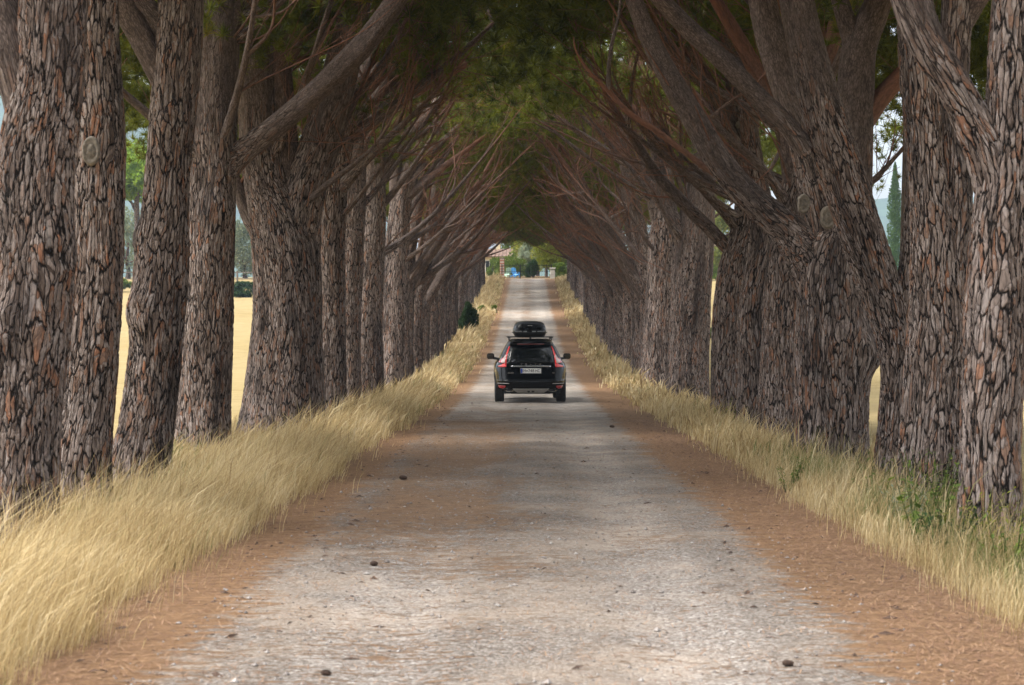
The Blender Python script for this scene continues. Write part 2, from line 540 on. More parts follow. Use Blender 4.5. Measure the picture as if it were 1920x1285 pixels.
M['hill'] = plain('wooded_hill', (.045, .075, .04), .95, var=.5, scale=.03, spec=.05)
M['stone'] = plain('pale_stone', (.50, .47, .42), .9, var=.25, scale=3, bump=.02)
M['brick_red'] = plain('brick_red', (.36, .13, .08), .9, var=.3, scale=6)
M['plaster'] = plain('ochre_plaster', (.60, .49, .31), .9, var=.15, scale=1.5)
M['plaster_pale'] = plain('pale_plaster', (.62, .57, .50), .9, var=.12, scale=1.0)
M['roof'] = plain('terracotta', (.15, .095, .07), .85, var=.3, scale=3)
M['dark_win'] = plain('dark_window', (.03, .035, .04), .15, var=.2)
M['iron'] = plain('black_iron', (.016, .016, .017), .5, .3, var=.2)
M['blue_chair'] = plain('blue_paint', (.07, .33, .72), .45, var=.1)
M['green_chair'] = plain('pale_green_paint', (.38, .55, .42), .5, var=.12)
M['pole'] = plain('weathered_pole', (.13, .105, .085), .9, var=.3, scale=5, bump=.01)
M['wire'] = plain('wire', (.06, .06, .065), .5, var=.1)
M['trunk_far'] = plain('far_trunk', (.13, .09, .07), .95, var=.4, scale=3, bump=.03)

# ------------------------------------------------------------------ setting: ground, road, hills
ys = np.concatenate((np.arange(-120, 4, 8.0), np.arange(4, 60, .5), np.arange(60, 260, 2.0), np.arange(260, 700, 20.0), np.arange(700, 2600, 100.0)))


def grid_sheet(name, xs, ys, zfun, mat):
    X, Y = np.meshgrid(xs, ys)
    Z = zfun(X, Y)
    nx, ny = len(xs), len(ys)
    i = np.arange(ny - 1)[:, None] * nx + np.arange(nx - 1)[None, :]
    q = np.stack((i, i + 1, i + 1 + nx, i + nx), -1).reshape(-1, 4)
    me = mesh_np(name, np.stack((X, Y, Z), -1).reshape(-1, 3), q, 4, True)
    return link(name, me, mat)


def ground_z(X, Y):
    k = np.clip((np.abs(X) - 9) / 20, 0, 1)
    return gxy(X, Y) + k * .25 * hashnoise(X, Y, 3, 3, .08)


gxs = np.concatenate((-np.geomspace(1600, 12, 26), np.linspace(-9, 9, 73), np.geomspace(12, 1600, 26)))
tag(grid_sheet('ground', gxs, ys, ground_z, M['ground']), kind='structure')
RL, RR = -3.5, 3.5
ry = ys[(ys >= -40) & (ys <= 207)]
rx = np.round(np.arange(-3.5, 3.51, .125), 4)


def road_z(X, Y):
    t = np.clip(1 - np.abs(X / 3.5), 0, 1)
    ruts = -.022 * (np.exp(-((np.abs(X - .05) - .78) / .26) ** 2))
    return gxy(X, Y) + .004 + np.minimum(t * 2, 1) * (.035 + ruts + .008 * hashnoise(X, Y, 5, 3, 2.2))


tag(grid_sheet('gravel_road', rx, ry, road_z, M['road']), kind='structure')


def road_h(x, y):
    return float(road_z(np.array([x]), np.array([y]))[0])


def hill_z(X, Y, x0, peak, seed):
    w = np.exp(-((X - x0) / 700.0) ** 2) * peak
    r = np.clip((Y - 1700) / 900.0, 0, 1)
    return 4 + w * (r * r * (3 - 2 * r)) * (1 + .10 * hashnoise(X, Y, seed, 3, .004)) + 6 * r * hashnoise(X, Y, seed + 1, 3, .05)


hx = np.linspace(-2100, -150, 100); hy = np.linspace(1700, 2700, 36)
tag(grid_sheet('hills', hx, hy, lambda X, Y: hill_z(X, Y, -700, 300, 11), M['hill']), kind='structure')
hx = np.linspace(-250, 2100, 110)
tag(grid_sheet('hills', hx, hy, lambda X, Y: hill_z(X, Y, 520, 165, 15), M['hill']), kind='structure')


# ------------------------------------------------------------------ tree geometry
def crom(pts, step):
    """Catmull-Rom resample of rows (x, y, z, r) at about `step` metres"""
    p = np.asarray(pts, float)
    q = np.vstack((2 * p[0] - p[1], p, 2 * p[-1] - p[-2]))
    out = []
    for i in range(1, len(q) - 2):
        L = np.linalg.norm(q[i + 1, :3] - q[i, :3])
        n = max(2, int(round(L / step)))
        t = (np.arange(n) / n)[:, None]
        a, b_, c, d = q[i - 1], q[i], q[i + 1], q[i + 2]
        out.append(.5 * (2 * b_ + (c - a) * t + (2 * a - 5 * b_ + 4 * c - d) * t ** 2 + (3 * b_ - a - 3 * c + d) * t ** 3))
    out.append(p[-1:])
    o = np.vstack(out)
    o[:, 3] = np.maximum(o[:, 3], .004)
    return o


def tube(pts, seg, step, seed, lump=.05, flare=False, burls=(), red=None, twist=0.0):
    """returns verts, quads, bark_co, red for one tapered limb given rows (x, y, z, r)"""
    c = crom(pts, step)
    n = len(c)
    r = np.random.default_rng(seed)
    tan = np.gradient(c[:, :3], axis=0)
    tan /= np.linalg.norm(tan, axis=1)[:, None] + 1e-9
    up = np.array((0.0, 1.0, 0.0))
    if abs(tan[0] @ up) > .9: up = np.array((1.0, 0, 0))
    u = np.cross(up, tan[0]); u /= np.linalg.norm(u)
    U = np.empty((n, 3))
    for i in range(n):
        u = u - tan[i] * (u @ tan[i]); u /= np.linalg.norm(u)
        U[i] = u
    V = np.cross(tan, U)
    s = np.concatenate(([0], np.cumsum(np.linalg.norm(np.diff(c[:, :3], axis=0), axis=1))))
    th = np.linspace(0, 2 * PI, seg, endpoint=False)
    T, Sg = np.meshgrid(th, s)
    R0 = c[:, 3][:, None]
    k = np.ones_like(T)
    for m_, f_ in ((2, .8), (3, 1.1), (4, 2.0), (5, 1.4), (7, 2.6), (9, 4.0)):
        k += lump * 1.6 / m_ ** .7 * np.sin(m_ * T + r.uniform(-1, 1) * f_ * Sg + r.uniform(0, 6.28)) * (.6 + .4 * np.sin(Sg * r.uniform(.8, 2.4) + r.uniform(0, 6)))
    if flare:
        fl = np.exp(-Sg / .38)
        k += fl * (.27 + .20 * np.sin(5 * T + r.uniform(0, 6)) + .08 * np.sin(8 * T + r.uniform(0, 6)))
    R = R0 * k
    for (bt, bs, ba, bw) in burls:     # angle, distance along, height, width in metres
        da = np.angle(np.exp(1j * (T - bt))) * R0
        dd = np.sqrt(da ** 2 + (Sg - bs) ** 2)
        R = R + ba * (np.exp(-(dd / bw) ** 2) - .55 * np.exp(-(dd / (bw * .38)) ** 2))
    vert = c[:, None, :3] + U[:, None, :] * (np.cos(T) * R)[..., None] + V[:, None, :] * (np.sin(T) * R)[..., None]
    off = r.uniform(-20, 20, 3)
    co = np.stack((np.cos(T) * R0, np.sin(T) * R0, Sg * .12), -1) * r.uniform(1.0, 1.4) + off
    i = np.arange(n - 1)[:, None] * seg + np.arange(seg)[None, :]
    j = np.arange(n - 1)[:, None] * seg + (np.arange(seg)[None, :] + 1) % seg
    q = np.stack((i, j, j + seg, i + seg), -1).reshape(-1, 4)
    if red is None:
        rd = np.clip((.15 - R0) / .09, 0, 1) * np.ones_like(T)
    else:
        rd = np.interp(Sg / s[-1], (0, 1), red)
    return vert.reshape(-1, 3), q, co.reshape(-1, 3), rd.ravel()


def limb_mesh(name, tubes):
    vs, qs, cs, rs = [], [], [], []
    o = 0
    for v, q, c, r in tubes:
        vs.append(v); qs.append(q + o); cs.append(c); rs.append(r); o += len(v)
    return mesh_np(name, np.vstack(vs), np.vstack(qs), 4, True, {'bark_co': ('FLOAT_VECTOR', np.vstack(cs)), 'red': ('FLOAT', np.concatenate(rs))})


def tuft_blades(centers, axes, nb, lmin, lmax, wid, r, spread=.9):
    """thin needle triangles sprouting from each centre; returns verts and per-vertex tint"""
    n = len(centers)
    d = r.normal(size=(n, nb, 3)) * spread + axes[:, None, :]
    d /= np.linalg.norm(d, axis=2)[..., None] + 1e-9
    L = r.uniform(lmin, lmax, (n, nb, 1))
    side = np.cross(d, r.normal(size=(n, nb, 3)))
    side /= np.linalg.norm(side, axis=2)[..., None] + 1e-9
    w = wid * r.uniform(.7, 1.3, (n, nb, 1))
    a = centers[:, None, :] + d * L * .05
    v = np.stack((a - side * w * .5, a + side * w * .5, centers[:, None, :] + d * L), 2).reshape(-1, 3)
    t = np.clip(r.normal(.5, .22, (n, 1, 1)) + r.normal(0, .12, (n, nb, 1)), 0, 1) * np.ones((n, nb, 3))
    return v, t.ravel()


def crown_mesh(name, seed, R=5.7, H=3.4, npads=70, per=22, nb=38, wid=.030, lmin=.20, lmax=.42):
    """umbrella crown: flat pads of upturned needle brushes spread in a shallow dome; origin at the crown's underside centre"""
    r = np.random.default_rng(seed)
    a = r.uniform(0, 2 * PI, npads)
    q = np.sqrt(r.uniform(0.01, 1, npads)) * R * (1 + .12 * np.sin(3 * a + r.uniform(0, 6)))
    top = H * np.sqrt(np.clip(1 - (q / (R * 1.12)) ** 2, 0, 1))
    z = r.uniform(0.0, 1.0, npads) ** .8 * top + .25 * (q / R) ** 2 * r.uniform(-1.5, 1.0, npads)
    pc = np.stack((np.cos(a) * q, np.sin(a) * q, z), 1)
    pr = r.uniform(.65, 1.35, npads)
    off = r.normal(size=(npads, per, 3)) * np.array((.52, .52, .24)) * pr[:, None, None]
    c = (pc[:, None, :] + off).reshape(-1, 3)
    ax = np.array((0, 0, .75)) + (off * np.array((.5, .5, .3))).reshape(-1, 3)
    v, t = tuft_blades(c, ax, nb, lmin, lmax, wid, r)
    return mesh_np(name, v, np.arange(len(v)), 3, False, {'tint': ('FLOAT', t)})


CROWNS = [crown_mesh('crown', 100 + i) for i in range(5)]
FAR_CROWNS = [crown_mesh('crown', 140 + i, npads=34, per=20) for i in range(5)]
for me in CROWNS + FAR_CROWNS: me.materials.append(M['needles'])


def twigs_on(path, n, r, lo=.3, length=(.6, 1.7), rad=.017, inward=None):
    """thin side twigs of a limb, as tubes"""
    out = []
    c = crom(path, .2)
    for _ in range(n):
        i = int(r.uniform(lo, .97) * (len(c) - 1))
        p = c[i, :3]; t = c[min(i + 1, len(c) - 1), :3] - c[i - 1, :3]
        t /= np.linalg.norm(t) + 1e-9
        d = t * r.uniform(.3, 1.0) + r.normal(size=3) * .6 + np.array((0, 0, r.uniform(-.05, .9)))
        d /= np.linalg.norm(d)
        L = r.uniform(*length)
        b2 = r.normal(size=3) * .16 * L + np.array((0, 0, .12 * L))
        r0 = min(rad * r.uniform(.7, 1.4), c[i, 3] * .8)
        rows = [(*p, r0), (*(p + d * L * .5 + b2 * .4), r0 * .7), (*(p + d * L + b2), r0 * .3)]
        out.append(tube(rows, 5, .16, int(r.integers(1e9)), .02, red=(.75, 1.0)))
        if r.random() < .6:
            e = d + r.normal(size=3) * .7; e /= np.linalg.norm(e)
            m_ = p + d * L * .5 + b2 * .4
            out.append(tube([(*m_, r0 * .6), (*(m_ + e * L * .35), r0 * .4), (*(m_ + e * L * .6 + np.array((0, 0, .08))), r0 * .2)], 4, .16, int(r.integers(1e9)), .02, red=(.8, 1.0)))
    return out


def limb_parts(stems, r, inward, nlimb, ndead, seed, zlo=3.3, zhi=8.4):
    """limbs sweeping up from the stems (local rows x, y, z, r), mostly towards inward * +x, with side limbs and twigs; then thin dead branches"""
    parts = []
    cs = [crom(st, .15) for st in stems]

    def pick(lo, hi):
        for _ in range(30):
            c = cs[int(r.integers(0, len(cs)))]
            ok = np.where((c[:, 2] > lo) & (c[:, 2] < hi))[0]
            if len(ok): return c[int(r.choice(ok))]
        return cs[0][len(cs[0]) // 2]

    def sweep(p, az, el, L, r0, n=5, sag=.14):
        h = np.array((math.cos(az), math.sin(az), 0))
        cv = r.normal(size=3) * .16; cv2 = r.normal(size=3) * .06
        pts = [(*p[:3], r0 * 1.15)]
        for i in range(1, n + 1):
            t = i / n
            q = p[:3] + h * L * t * math.cos(el) + np.array((0, 0, L * (math.sin(el) * t + sag * (t * t - t)))) + cv * math.sin(t * 3.0) + cv2 * math.sin(t * 7.0)
            pts.append((*q, max(.004, r0 * (1 - .93 * t ** .85))))
        return pts
    base = 0 if inward > 0 else PI
    for k in range(nlimb):
        p = pick(zlo, zhi)
        az = base + (r.normal(0, .7) if r.random() < .82 else PI + r.normal(0, .7))
        L = r.uniform(3.6, 7.4)
        r0 = min(p[3] * .7, r.uniform(.07, .15))
        pts = sweep(p, az, r.uniform(.55, 1.05), L, r0)
        tb = [tube(pts, 12, .14, seed * 7 + k, .05, red=(.2, .95))] + twigs_on(pts, int(r.integers(5, 9)), r, .3, (.6, 1.7), .013)
        for _ in range(int(r.integers(2, 5))):
            c = crom(pts, .2); q = c[int(r.uniform(.3, .8) * (len(c) - 1))]
            sub = sweep(q, az + r.normal(0, .7), r.uniform(.3, 1.1), L * r.uniform(.3, .55), q[3] * .65, 4)
            tb.append(tube(sub, 7, .16, int(r.integers(1e9)), .04, red=(.6, 1.0)))
            tb += twigs_on(sub, 5, r, .2, (.4, 1.2), .010)
        parts.append(('branch', limb_mesh('branch', tb)))
    for k in range(ndead):
        p = pick(zlo - .3, zhi - 1.0)
        L = r.uniform(1.8, 4.6)
        pts = sweep(p, base + r.normal(0, .75), r.uniform(.4, 1.0), L, r.uniform(.016, .036), 5, .1)
        parts.append(('branch', limb_mesh('branch', [tube(pts, 6, .14, seed * 13 + k, .05, red=(.55 + .4 * r.random(), 1.0))] + twigs_on(pts, 5, r, .25, (.3, 1.1), .009))))
    return parts


def variant_tree(seed):
    """a whole avenue pine in local coordinates, leaning over the road towards +x: list of (part name, mesh)"""
    r = np.random.default_rng(seed)
    parts = []
    rr = r.uniform(.40, .50)
    ly = r.uniform(-.5, .5)
    fork = r.uniform(2.9, 4.0)
    lean = r.uniform(.15, .5)
    trunk = [(0, 0, -.35, rr * 1.06), (.01, .01, .7, rr), (.04, .03 * ly, 2.0, rr * .93), (.10, .12 * ly, fork, rr * .86), (lean, .4 * ly, 5.3, rr * .60), (lean + .45, .7 * ly, 7.4, rr * .44), (lean + .8, .9 * ly, 9.4, rr * .27), (lean + 1.0, 1.0 * ly, 11.2, rr * .1)]
    nb_ = r.integers(1, 4)
    burls = [(r.uniform(0, 6.28), r.uniform(1, 4), r.uniform(.06, .12), r.uniform(.14, .24)) for _ in range(nb_)]
    parts.append(('trunk', limb_mesh('trunk', [tube(trunk, 56, .06, seed, .055, True, burls, red=(-.5, 1.0))])))
    stems = [trunk]
    for k in range(r.integers(1, 3)):
        f = fork - r.uniform(0, .6) + k * .8
        wy = r.uniform(-.9, .9)
        r1 = rr * r.uniform(.42, .58)
        st = [(.06, .05 * ly, f - .25, r1), (.35, .15 * wy, f + .4, r1 * .95), (1.0, .4 * wy, f + 1.5, r1 * .8), (2.0, .8 * wy, f + 2.9, r1 * .6), (3.0 + r.uniform(-.3, .5), 1.1 * wy, f + 4.6, r1 * .4), (3.9 + r.uniform(-.3, .6), 1.3 * wy, f + 6.4, r1 * .15)]
        tb = [tube(st, 28, .08, seed + 31 + k, .05, red=(.15, 1.0))] + twigs_on(st, 7, r, .35)
        parts.append(('branch', limb_mesh('branch', tb)))
        stems.append(st)
    parts += limb_parts(stems, r, 1, int(r.integers(7, 10)), 7, seed, 3.6, 8.6)
    return parts


for pt in ():
    pass
VARIANTS = []
for i in range(6):
    pr = variant_tree(500 + i * 17)
    for _, me in pr: me.materials.append(M['bark'])
    VARIANTS.append(pr)


def place_variant(vi, x, y, side, label, group, sc=1.0, crown=None, crown_at=(1.7, 0, 7.0), crot=0.0, cs=1.0):
    """one avenue pine; side = -1 left row (leans to +x), +1 right row (leans to -x)"""
    rz = (0 if side < 0 else PI) + random.uniform(-.3, .3)
    cr_ = FAR_CROWNS if y > 66 else CROWNS
    t = empty('pine_tree', (x, y, float(gxy(x, y)) - .02), rz)
    t.scale = (sc, sc, sc)
    tag(t, label, 'tree', group)
    for nm, me in VARIANTS[vi]:
        link(nm, me, None, t)
    c = link('crown', cr_[vi % 5 if crown is None else crown], None, t)
    c.location = crown_at
    c.rotation_euler = (0, 0, crot)
    c.scale = (cs, cs, cs)
    if y > 72:
        c = link('crown', cr_[(vi + 1) % 5], None, t)
        k = min(1, (y - 72) / 50)
        c.location = (3.4, 0, crown_at[2] - .9 - 1.3 * k); c.rotation_euler = (0, 0, crot * 2.3); c.scale = (.5 + .14 * k, .5 + .14 * k, .62)
    c = link('crown', cr_[(vi + 3) % 5], None, t)
    c.location = (-2.6, random.uniform(-.8, .8), crown_at[2] - random.uniform(.9, 1.5)); c.rotation_euler = (0, 0, crot * 1.7); c.scale = (.66, .66, .72)
    return t


def hero(label, group, d, base_px, parts, seed, crown=None, seg=120, step=.022, burls=(), cut=()):
    """a near pine whose trunk and limbs follow the photograph; rows are (px, py, width px[, metres nearer or farther])"""
    bx = (base_px - CX) / F * d
    t = empty('pine_tree', (bx, d, float(gxy(bx, d)) - .02))
    tag(t, label, 'tree', group)
    o = np.array((bx, d, float(gxy(bx, d)) - .02))
    r = np.random.default_rng(seed)
    for k, (nm, rows, opt) in enumerate(parts):
        pts = []
        for row in rows:
            dd = d + (row[3] if len(row) > 3 else 0)
            p = P(row[0], row[1], dd) - o
            pts.append((*p, row[2] * .5 * dd / F))
        big = nm == 'trunk' or opt.get('big')
        sg = seg if big else max(14, int(seg * opt.get('sf', .45)))
        stp = step if big else step * 1.6
        if nm == 'trunk':
            # run the trunk down into the ground
            p0 = pts[0]
            pts[0] = (p0[0], p0[1], -.3, p0[3])
        tb = [tube(pts, sg, stp, seed * 10 + k, opt.get('lump', .05), nm == 'trunk', opt.get('burls', ()), red=opt.get('red'))]
        if opt.get('twigs'):
            tb += twigs_on(pts, opt['twigs'], r, .3, opt.get('tl', (.6, 1.6)), opt.get('tr', .016))
        link(nm, limb_mesh(nm, tb), M['bark'], t)
    if d > 33:
        stems = []
        for nm, rows, opt in parts:
            if max(q[2] for q in rows) * d / F > .3:
                stems.append([(*(P(q[0], q[1], d + (q[3] if len(q) > 3 else 0)) - o), q[2] * .5 * d / F) for q in rows])
        for nm, me in limb_parts(stems, r, 1 if bx < 0 else -1, 11, 12, seed, 4.3 if d < 50 else 3.6, 9.0):
            link(nm, me, M['bark'], t)
    for (px, py, w, dz) in cut:       # sawn-off branch scars: a collar ring and a pale wood face on the camera side
        p = P(px, py, d + dz) - o
        rad = w * .5 * d / F
        mb = MB()
        prof = [(rad * 1.35, .12), (rad * 1.30, .02), (rad * 1.12, -.012), (rad * .95, -.008), (rad * .66, .012), (rad * .58, -.002), (rad * .25, -.006), (0.004, -.003)]
        mb.lathe([(a, b) for a, b in prof], 20, 'Y', (p[0], p[1], p[2]))
        for i_, v_ in enumerate(mb.v):
            mb.v[i_] = (p[0] + (v_[0] - p[0]) * .78 + r.normal() * .004, v_[1] + r.normal() * .004, p[2] + (v_[2] - p[2]) * 1.25)
        kn = mb.build('knot', M['cut_wood'], t, True)
        kn['label'] = 'pale oval scar of a sawn-off branch'
    if crown:
        sdx = -1 if bx < 0 else 1
        crown = list(crown) + [((crown[0][0] + 2) % 5, sdx * 2.9, .6, crown[0][3] - 1.5, .66)]
        for (ci, cx, cy, cz, cs) in crown:
            c = link('crown', (FAR_CROWNS if d > 55 else CROWNS)[ci], None, t)
            c.location = (cx, cy, cz); c.scale = (cs, cs, cs); c.rotation_euler = (0, 0, random.uniform(0, 6))
    return t


GL, GR = 'pines lining the left side of the road', 'pines lining the right side of the road'
UP = dict(red=(.05, .6))
# ---- left row, near trees
hero('thickest nearest pine of the left row, cut by the left edge of the picture', GL, 17, 24, [
    ('trunk', [(28, 1060, 160), (35, 930, 148), (46, 760, 144), (57, 648, 144), (67, 518, 146), (70, 300, 142), (92, 150, 126), (100, 0, 116), (112, -300, 96), (150, -700, 80), (200, -1150, 50)], dict(red=(-.1, .5), burls=[(4.3, 2.5, .10, .2), (5.2, 1.2, .05, .15), (5.5, 3.1, .07, .25)])),
    ('branch', [(72, 330, 70), (50, 200, 82), (18, 80, 84), (-35, -60, 76), (-120, -300, 60), (-240, -650, 40)], dict(red=(.2, .9), big=False)),
], 11, [(0, .6, -.5, 8.9, .9)])
hero('slim straight pine with a pale oval scar, second of the left row', GL, 23, 149, [
    ('trunk', [(146, 960, 120), (151, 860, 110), (163, 763, 96), (172, 650, 96), (180, 500, 98), (186, 300, 95), (185, 150, 84), (184, 0, 78), (190, -300, 70), (235, -600, 50), (260, -800, 30)], dict(red=(-.25, .45), burls=[(4.71, 4.0, .04, .16)])),
    ('branch', [(186, -60, 40), (150, -200, 40), (90, -400, 30), (40, -560, 16)], dict(red=(.5, 1.0), twigs=5)),
], 12, [(1, 1.0, .5, 9.1, .9)], cut=[(170, 283, 34, -.32)])
hero('pine with a big round burl low on its trunk, third of the left row', GL, 26, 259, [
    ('trunk', [(258, 930, 124), (264, 870, 108), (277, 790, 98), (292, 650, 92), (302, 530, 100), (311, 400, 86), (317, 300, 80), (330, 150, 86), (338, 0, 82), (345, -250, 70), (380, -520, 46), (400, -700, 30)], dict(red=(-.15, .6), burls=[(4.25, 2.75, .17, .26), (3.2, 3.7, .09, .16), (4.9, 5.2, .08, .2), (5.3, 2.4, .06, .2)])),
    ('branch', [(332, 215, 40), (300, 140, 50), (262, 60, 54), (225, -10, 54), (180, -120, 46), (120, -280, 30)], dict(red=(.3, 1.0), twigs=4)),
    ('branch', [(332, 100, 50), (300, 45, 46), (262, 0, 44), (215, -60, 40), (160, -160, 30)], dict(red=(.4, 1.0))),
], 13, [(2, .9, .5, 9.0, .9)])
hero('pine with a long bare grey limb slanting over the road, fourth of the left row', GL, 35, 380, [
    ('trunk', [(380, 850, 116), (382, 790, 104), (387, 650, 100), (393, 500, 96), (400, 330, 88), (404, 150, 84), (412, 0, 78), (420, -200, 60), (440, -380, 34)], dict(red=(-.2, .7), burls=[(5.0, 4.6, .10, .25), (5.7, 3.0, .05, .2)])),
    ('branch', [(415, 318, 70), (452, 288, 46), (520, 235, 41), (590, 175, 41), (660, 108, 44), (700, 62, 42), (745, -2, 38), (800, -90, 28), (860, -200, 14)], dict(red=(.25, .75), sf=.5, twigs=3, tl=(.2, .6))),
    ('branch', [(408, 120, 50), (390, 40, 44), (360, -60, 40), (320, -180, 28)], dict(red=(.5, 1.0))),
    ('branch', [(412, 100, 50), (445, 20, 44), (480, -70, 38), (540, -200, 24)], dict(red=(.5, 1.0), twigs=5)),
], 14, [(3, 1.6, 0, 8.7, 1.0)], seg=96, step=.03)
hero('broad forked pine with two heavy stems, fifth of the left row', GL, 40, 535, [
    ('trunk', [(524, 835, 178), (532, 770, 154), (537, 650, 138), (540, 560, 130), (536, 480, 124), (520, 410, 108), (500, 340, 86), (488, 250, 80), (484, 100, 78), (486, -20, 70), (496, -200, 48), (520, -350, 26)], dict(red=(-.3, .9), burls=[(4.2, 2.2, .06, .25)])),
    ('branch', [(545, 490, 70), (556, 410, 84), (578, 330, 74), (602, 265, 70), (627, 180, 66), (652, 80, 60), (674, -20, 50), (705, -140, 36), (740, -240, 20)], dict(red=(.0, .8), sf=.7, twigs=5)),
    ('branch', [(520, 420, 40), (540, 330, 44), (530, 200, 46), (520, 80, 44), (525, -40, 36), (540, -200, 20)], dict(red=(.4, 1.0), twigs=5)),
    ('branch', [(490, 440, 40), (465, 400, 30), (446, 350, 24), (430, 300, 14)], dict(red=(.2, .8))),
    ('branch', [(490, 180, 40), (560, 60, 44), (600, -20, 40), (650, -130, 28)], dict(red=(.6, 1.0), twigs=6)),
], 15, [(4, 1.4, 0, 8.7, 1.0), (1, -1.5, 1.5, 8.3, .7)], seg=110, step=.03)
hero('narrow pine tight behind the broad forked pine of the left row', GL, 46, 622, [
    ('trunk', [(622, 790, 56), (624, 600, 48), (624, 450, 46), (634, 330, 42), (655, 230, 38), (692, 120, 32), (742, 20, 26), (800, -100, 14)], dict(red=(-.6, .9))),
    ('branch', [(610, 520, 16), (594, 470, 16), (603, 420, 15), (612, 380, 13), (625, 330, 10)], dict(red=(.1, .6))),
    ('branch', [(640, 300, 30), (600, 180, 30), (575, 60, 26), (560, -60, 18)], dict(red=(.5, 1), twigs=7)),
    ('branch', [(650, 240, 30), (720, 160, 26), (800, 90, 20), (880, 30, 10)], dict(red=(.6, 1), twigs=7)),
], 16, [(0, 1.8, 0, 8.6, 1.0)], seg=72, step=.045)
hero('slender pine just left of the pale gap, seventh of the left row', GL, 52, 652, [
    ('trunk', [(650, 765, 52), (655, 600, 43), (660, 480, 42), (665, 380, 40), (670, 290, 36), (692, 200, 30), (730, 100, 24), (790, 0, 12)], dict(red=(-.6, .9))),
    ('branch', [(668, 300, 26), (672, 200, 26), (668, 90, 22), (670, -20, 16)], dict(red=(.4, 1), twigs=6)),
    ('branch', [(680, 250, 24), (740, 200, 20), (820, 150, 16), (900, 110, 8)], dict(red=(.6, 1), twigs=8)),
], 17, [(1, 1.7, 0, 8.6, 1.0)], seg=72, step=.045)
hero('pine lit grey along its left side, beside the narrow pale gap of the left row', GL, 58, 690, [
    ('trunk', [(690, 750, 66), (690, 650, 56), (694, 560, 50), (700, 450, 46), (704, 380, 42), (706, 300, 36), (714, 200, 30), (740, 110, 22), (790, 20, 10)], dict(red=(-.6, .9))),
    ('branch', [(704, 345, 26), (742, 285, 24), (800, 218, 19), (870, 140, 13), (930, 70, 6)], dict(red=(.4, 1), twigs=8)),
    ('branch', [(706, 300, 22), (720, 230, 20), (770, 150, 15), (830, 60, 8)], dict(red=(.5, 1), twigs=8)),
], 18, [(2, 1.8, 0, 8.5, 1.0)], seg=72, step=.05)
hero('pine whose top bends over the road, first past the car on the left row', GL, 69, 737, [
    ('trunk', [(736, 725, 68), (738, 600, 56), (742, 500, 48), (746, 440, 43), (752, 380, 36), (768, 318, 28), (795, 262, 20), (845, 200, 13), (900, 140, 6)], dict(red=(-.6, .9))),
    ('branch', [(746, 430, 26), (742, 350, 24), (746, 270, 20), (760, 180, 14), (780, 100, 8)], dict(red=(.4, 1), twigs=7)),
    ('branch', [(752, 380, 20), (810, 330, 15), (870, 285, 10), (930, 240, 5)], dict(red=(.5, 1), twigs=8)),
], 19, [(3, 1.9, 0, 8.5, 1.0)], seg=64, step=.06)

# ---- right row, near trees
hero('nearest pine of the right row, cut by the right edge of the picture, forking low', GR, 17.5, 1858, [
    ('trunk', [(1858, 1090, 134), (1857, 920, 116), (1858, 780, 116), (1866, 620, 120), (1872, 500, 112), (1878, 400, 104), (1889, 260, 86), (1895, 100, 80), (1900, 0, 76), (1906, -300, 60), (1890, -800, 40)], dict(red=(-.3, .5), burls=[(4.6, 1.9, .05, .2)])),
    ('branch', [(1876, 400, 70), (1858, 300, 80), (1826, 232, 68), (1788, 160, 62), (1745, 88, 66), (1714, 15, 70), (1688, -80, 64), (1640, -280, 46), (1560, -600, 24)], dict(red=(.0, .7), sf=.7, lump=.06)),
], 21, [(2, -.8, .4, 9.1, .9)])
hero('pine with twin upright stems and green weeds at its foot, second of the right row', GR, 23, 1748, [
    ('trunk', [(1742, 970, 128), (1743, 850, 108), (1749, 700, 102), (1756, 600, 104), (1752, 480, 88), (1744, 380, 74), (1735, 290, 68), (1726, 170, 72), (1716, 0, 68), (1705, -250, 50), (1680, -700, 26)], dict(red=(-.3, .6), burls=[(4.4, 2.3, .06, .2), (5.0, 1.3, .06, .2), (4.1, .9, .05, .2)])),
    ('branch', [(1772, 590, 60), (1786, 480, 64), (1794, 350, 54), (1788, 220, 52), (1795, 0, 56), (1802, -250, 40), (1815, -600, 20)], dict(red=(.0, .6), sf=.7)),
    ('branch', [(1795, 60, 40), (1825, 10, 40), (1860, -50, 36), (1920, -180, 24)], dict(red=(.5, 1))),
], 22, [(3, -.8, .4, 9.0, .9)])
hero('dark pine leaning hard left over its neighbour, third of the right row', GR, 26.8, 1680, [
    ('trunk', [(1668, 930, 78), (1676, 800, 56), (1680, 700, 56), (1674, 625, 66), (1654, 548, 76), (1626, 465, 80), (1594, 370, 82), (1560, 262, 82), (1528, 150, 76), (1504, 50, 68), (1478, -80, 58), (1440, -250, 40), (1400, -420, 24)], dict(red=(-.3, .7), burls=[(4.5, 4.3, .05, .16)])),
    ('branch', [(1692, 620, 44), (1708, 500, 44), (1716, 380, 40), (1716, 240, 38), (1730, 60, 30)], dict(red=(.0, .6))),
    ('branch', [(1512, 285, 40), (1470, 228, 36), (1425, 185, 35), (1350, 110, 36), (1262, 25, 34), (1190, -60, 26), (1100, -180, 14)], dict(red=(.3, .8), sf=.5, twigs=3)),
], 23, [(4, -1.6, 0, 8.9, 1.0)], seg=110, step=.026)
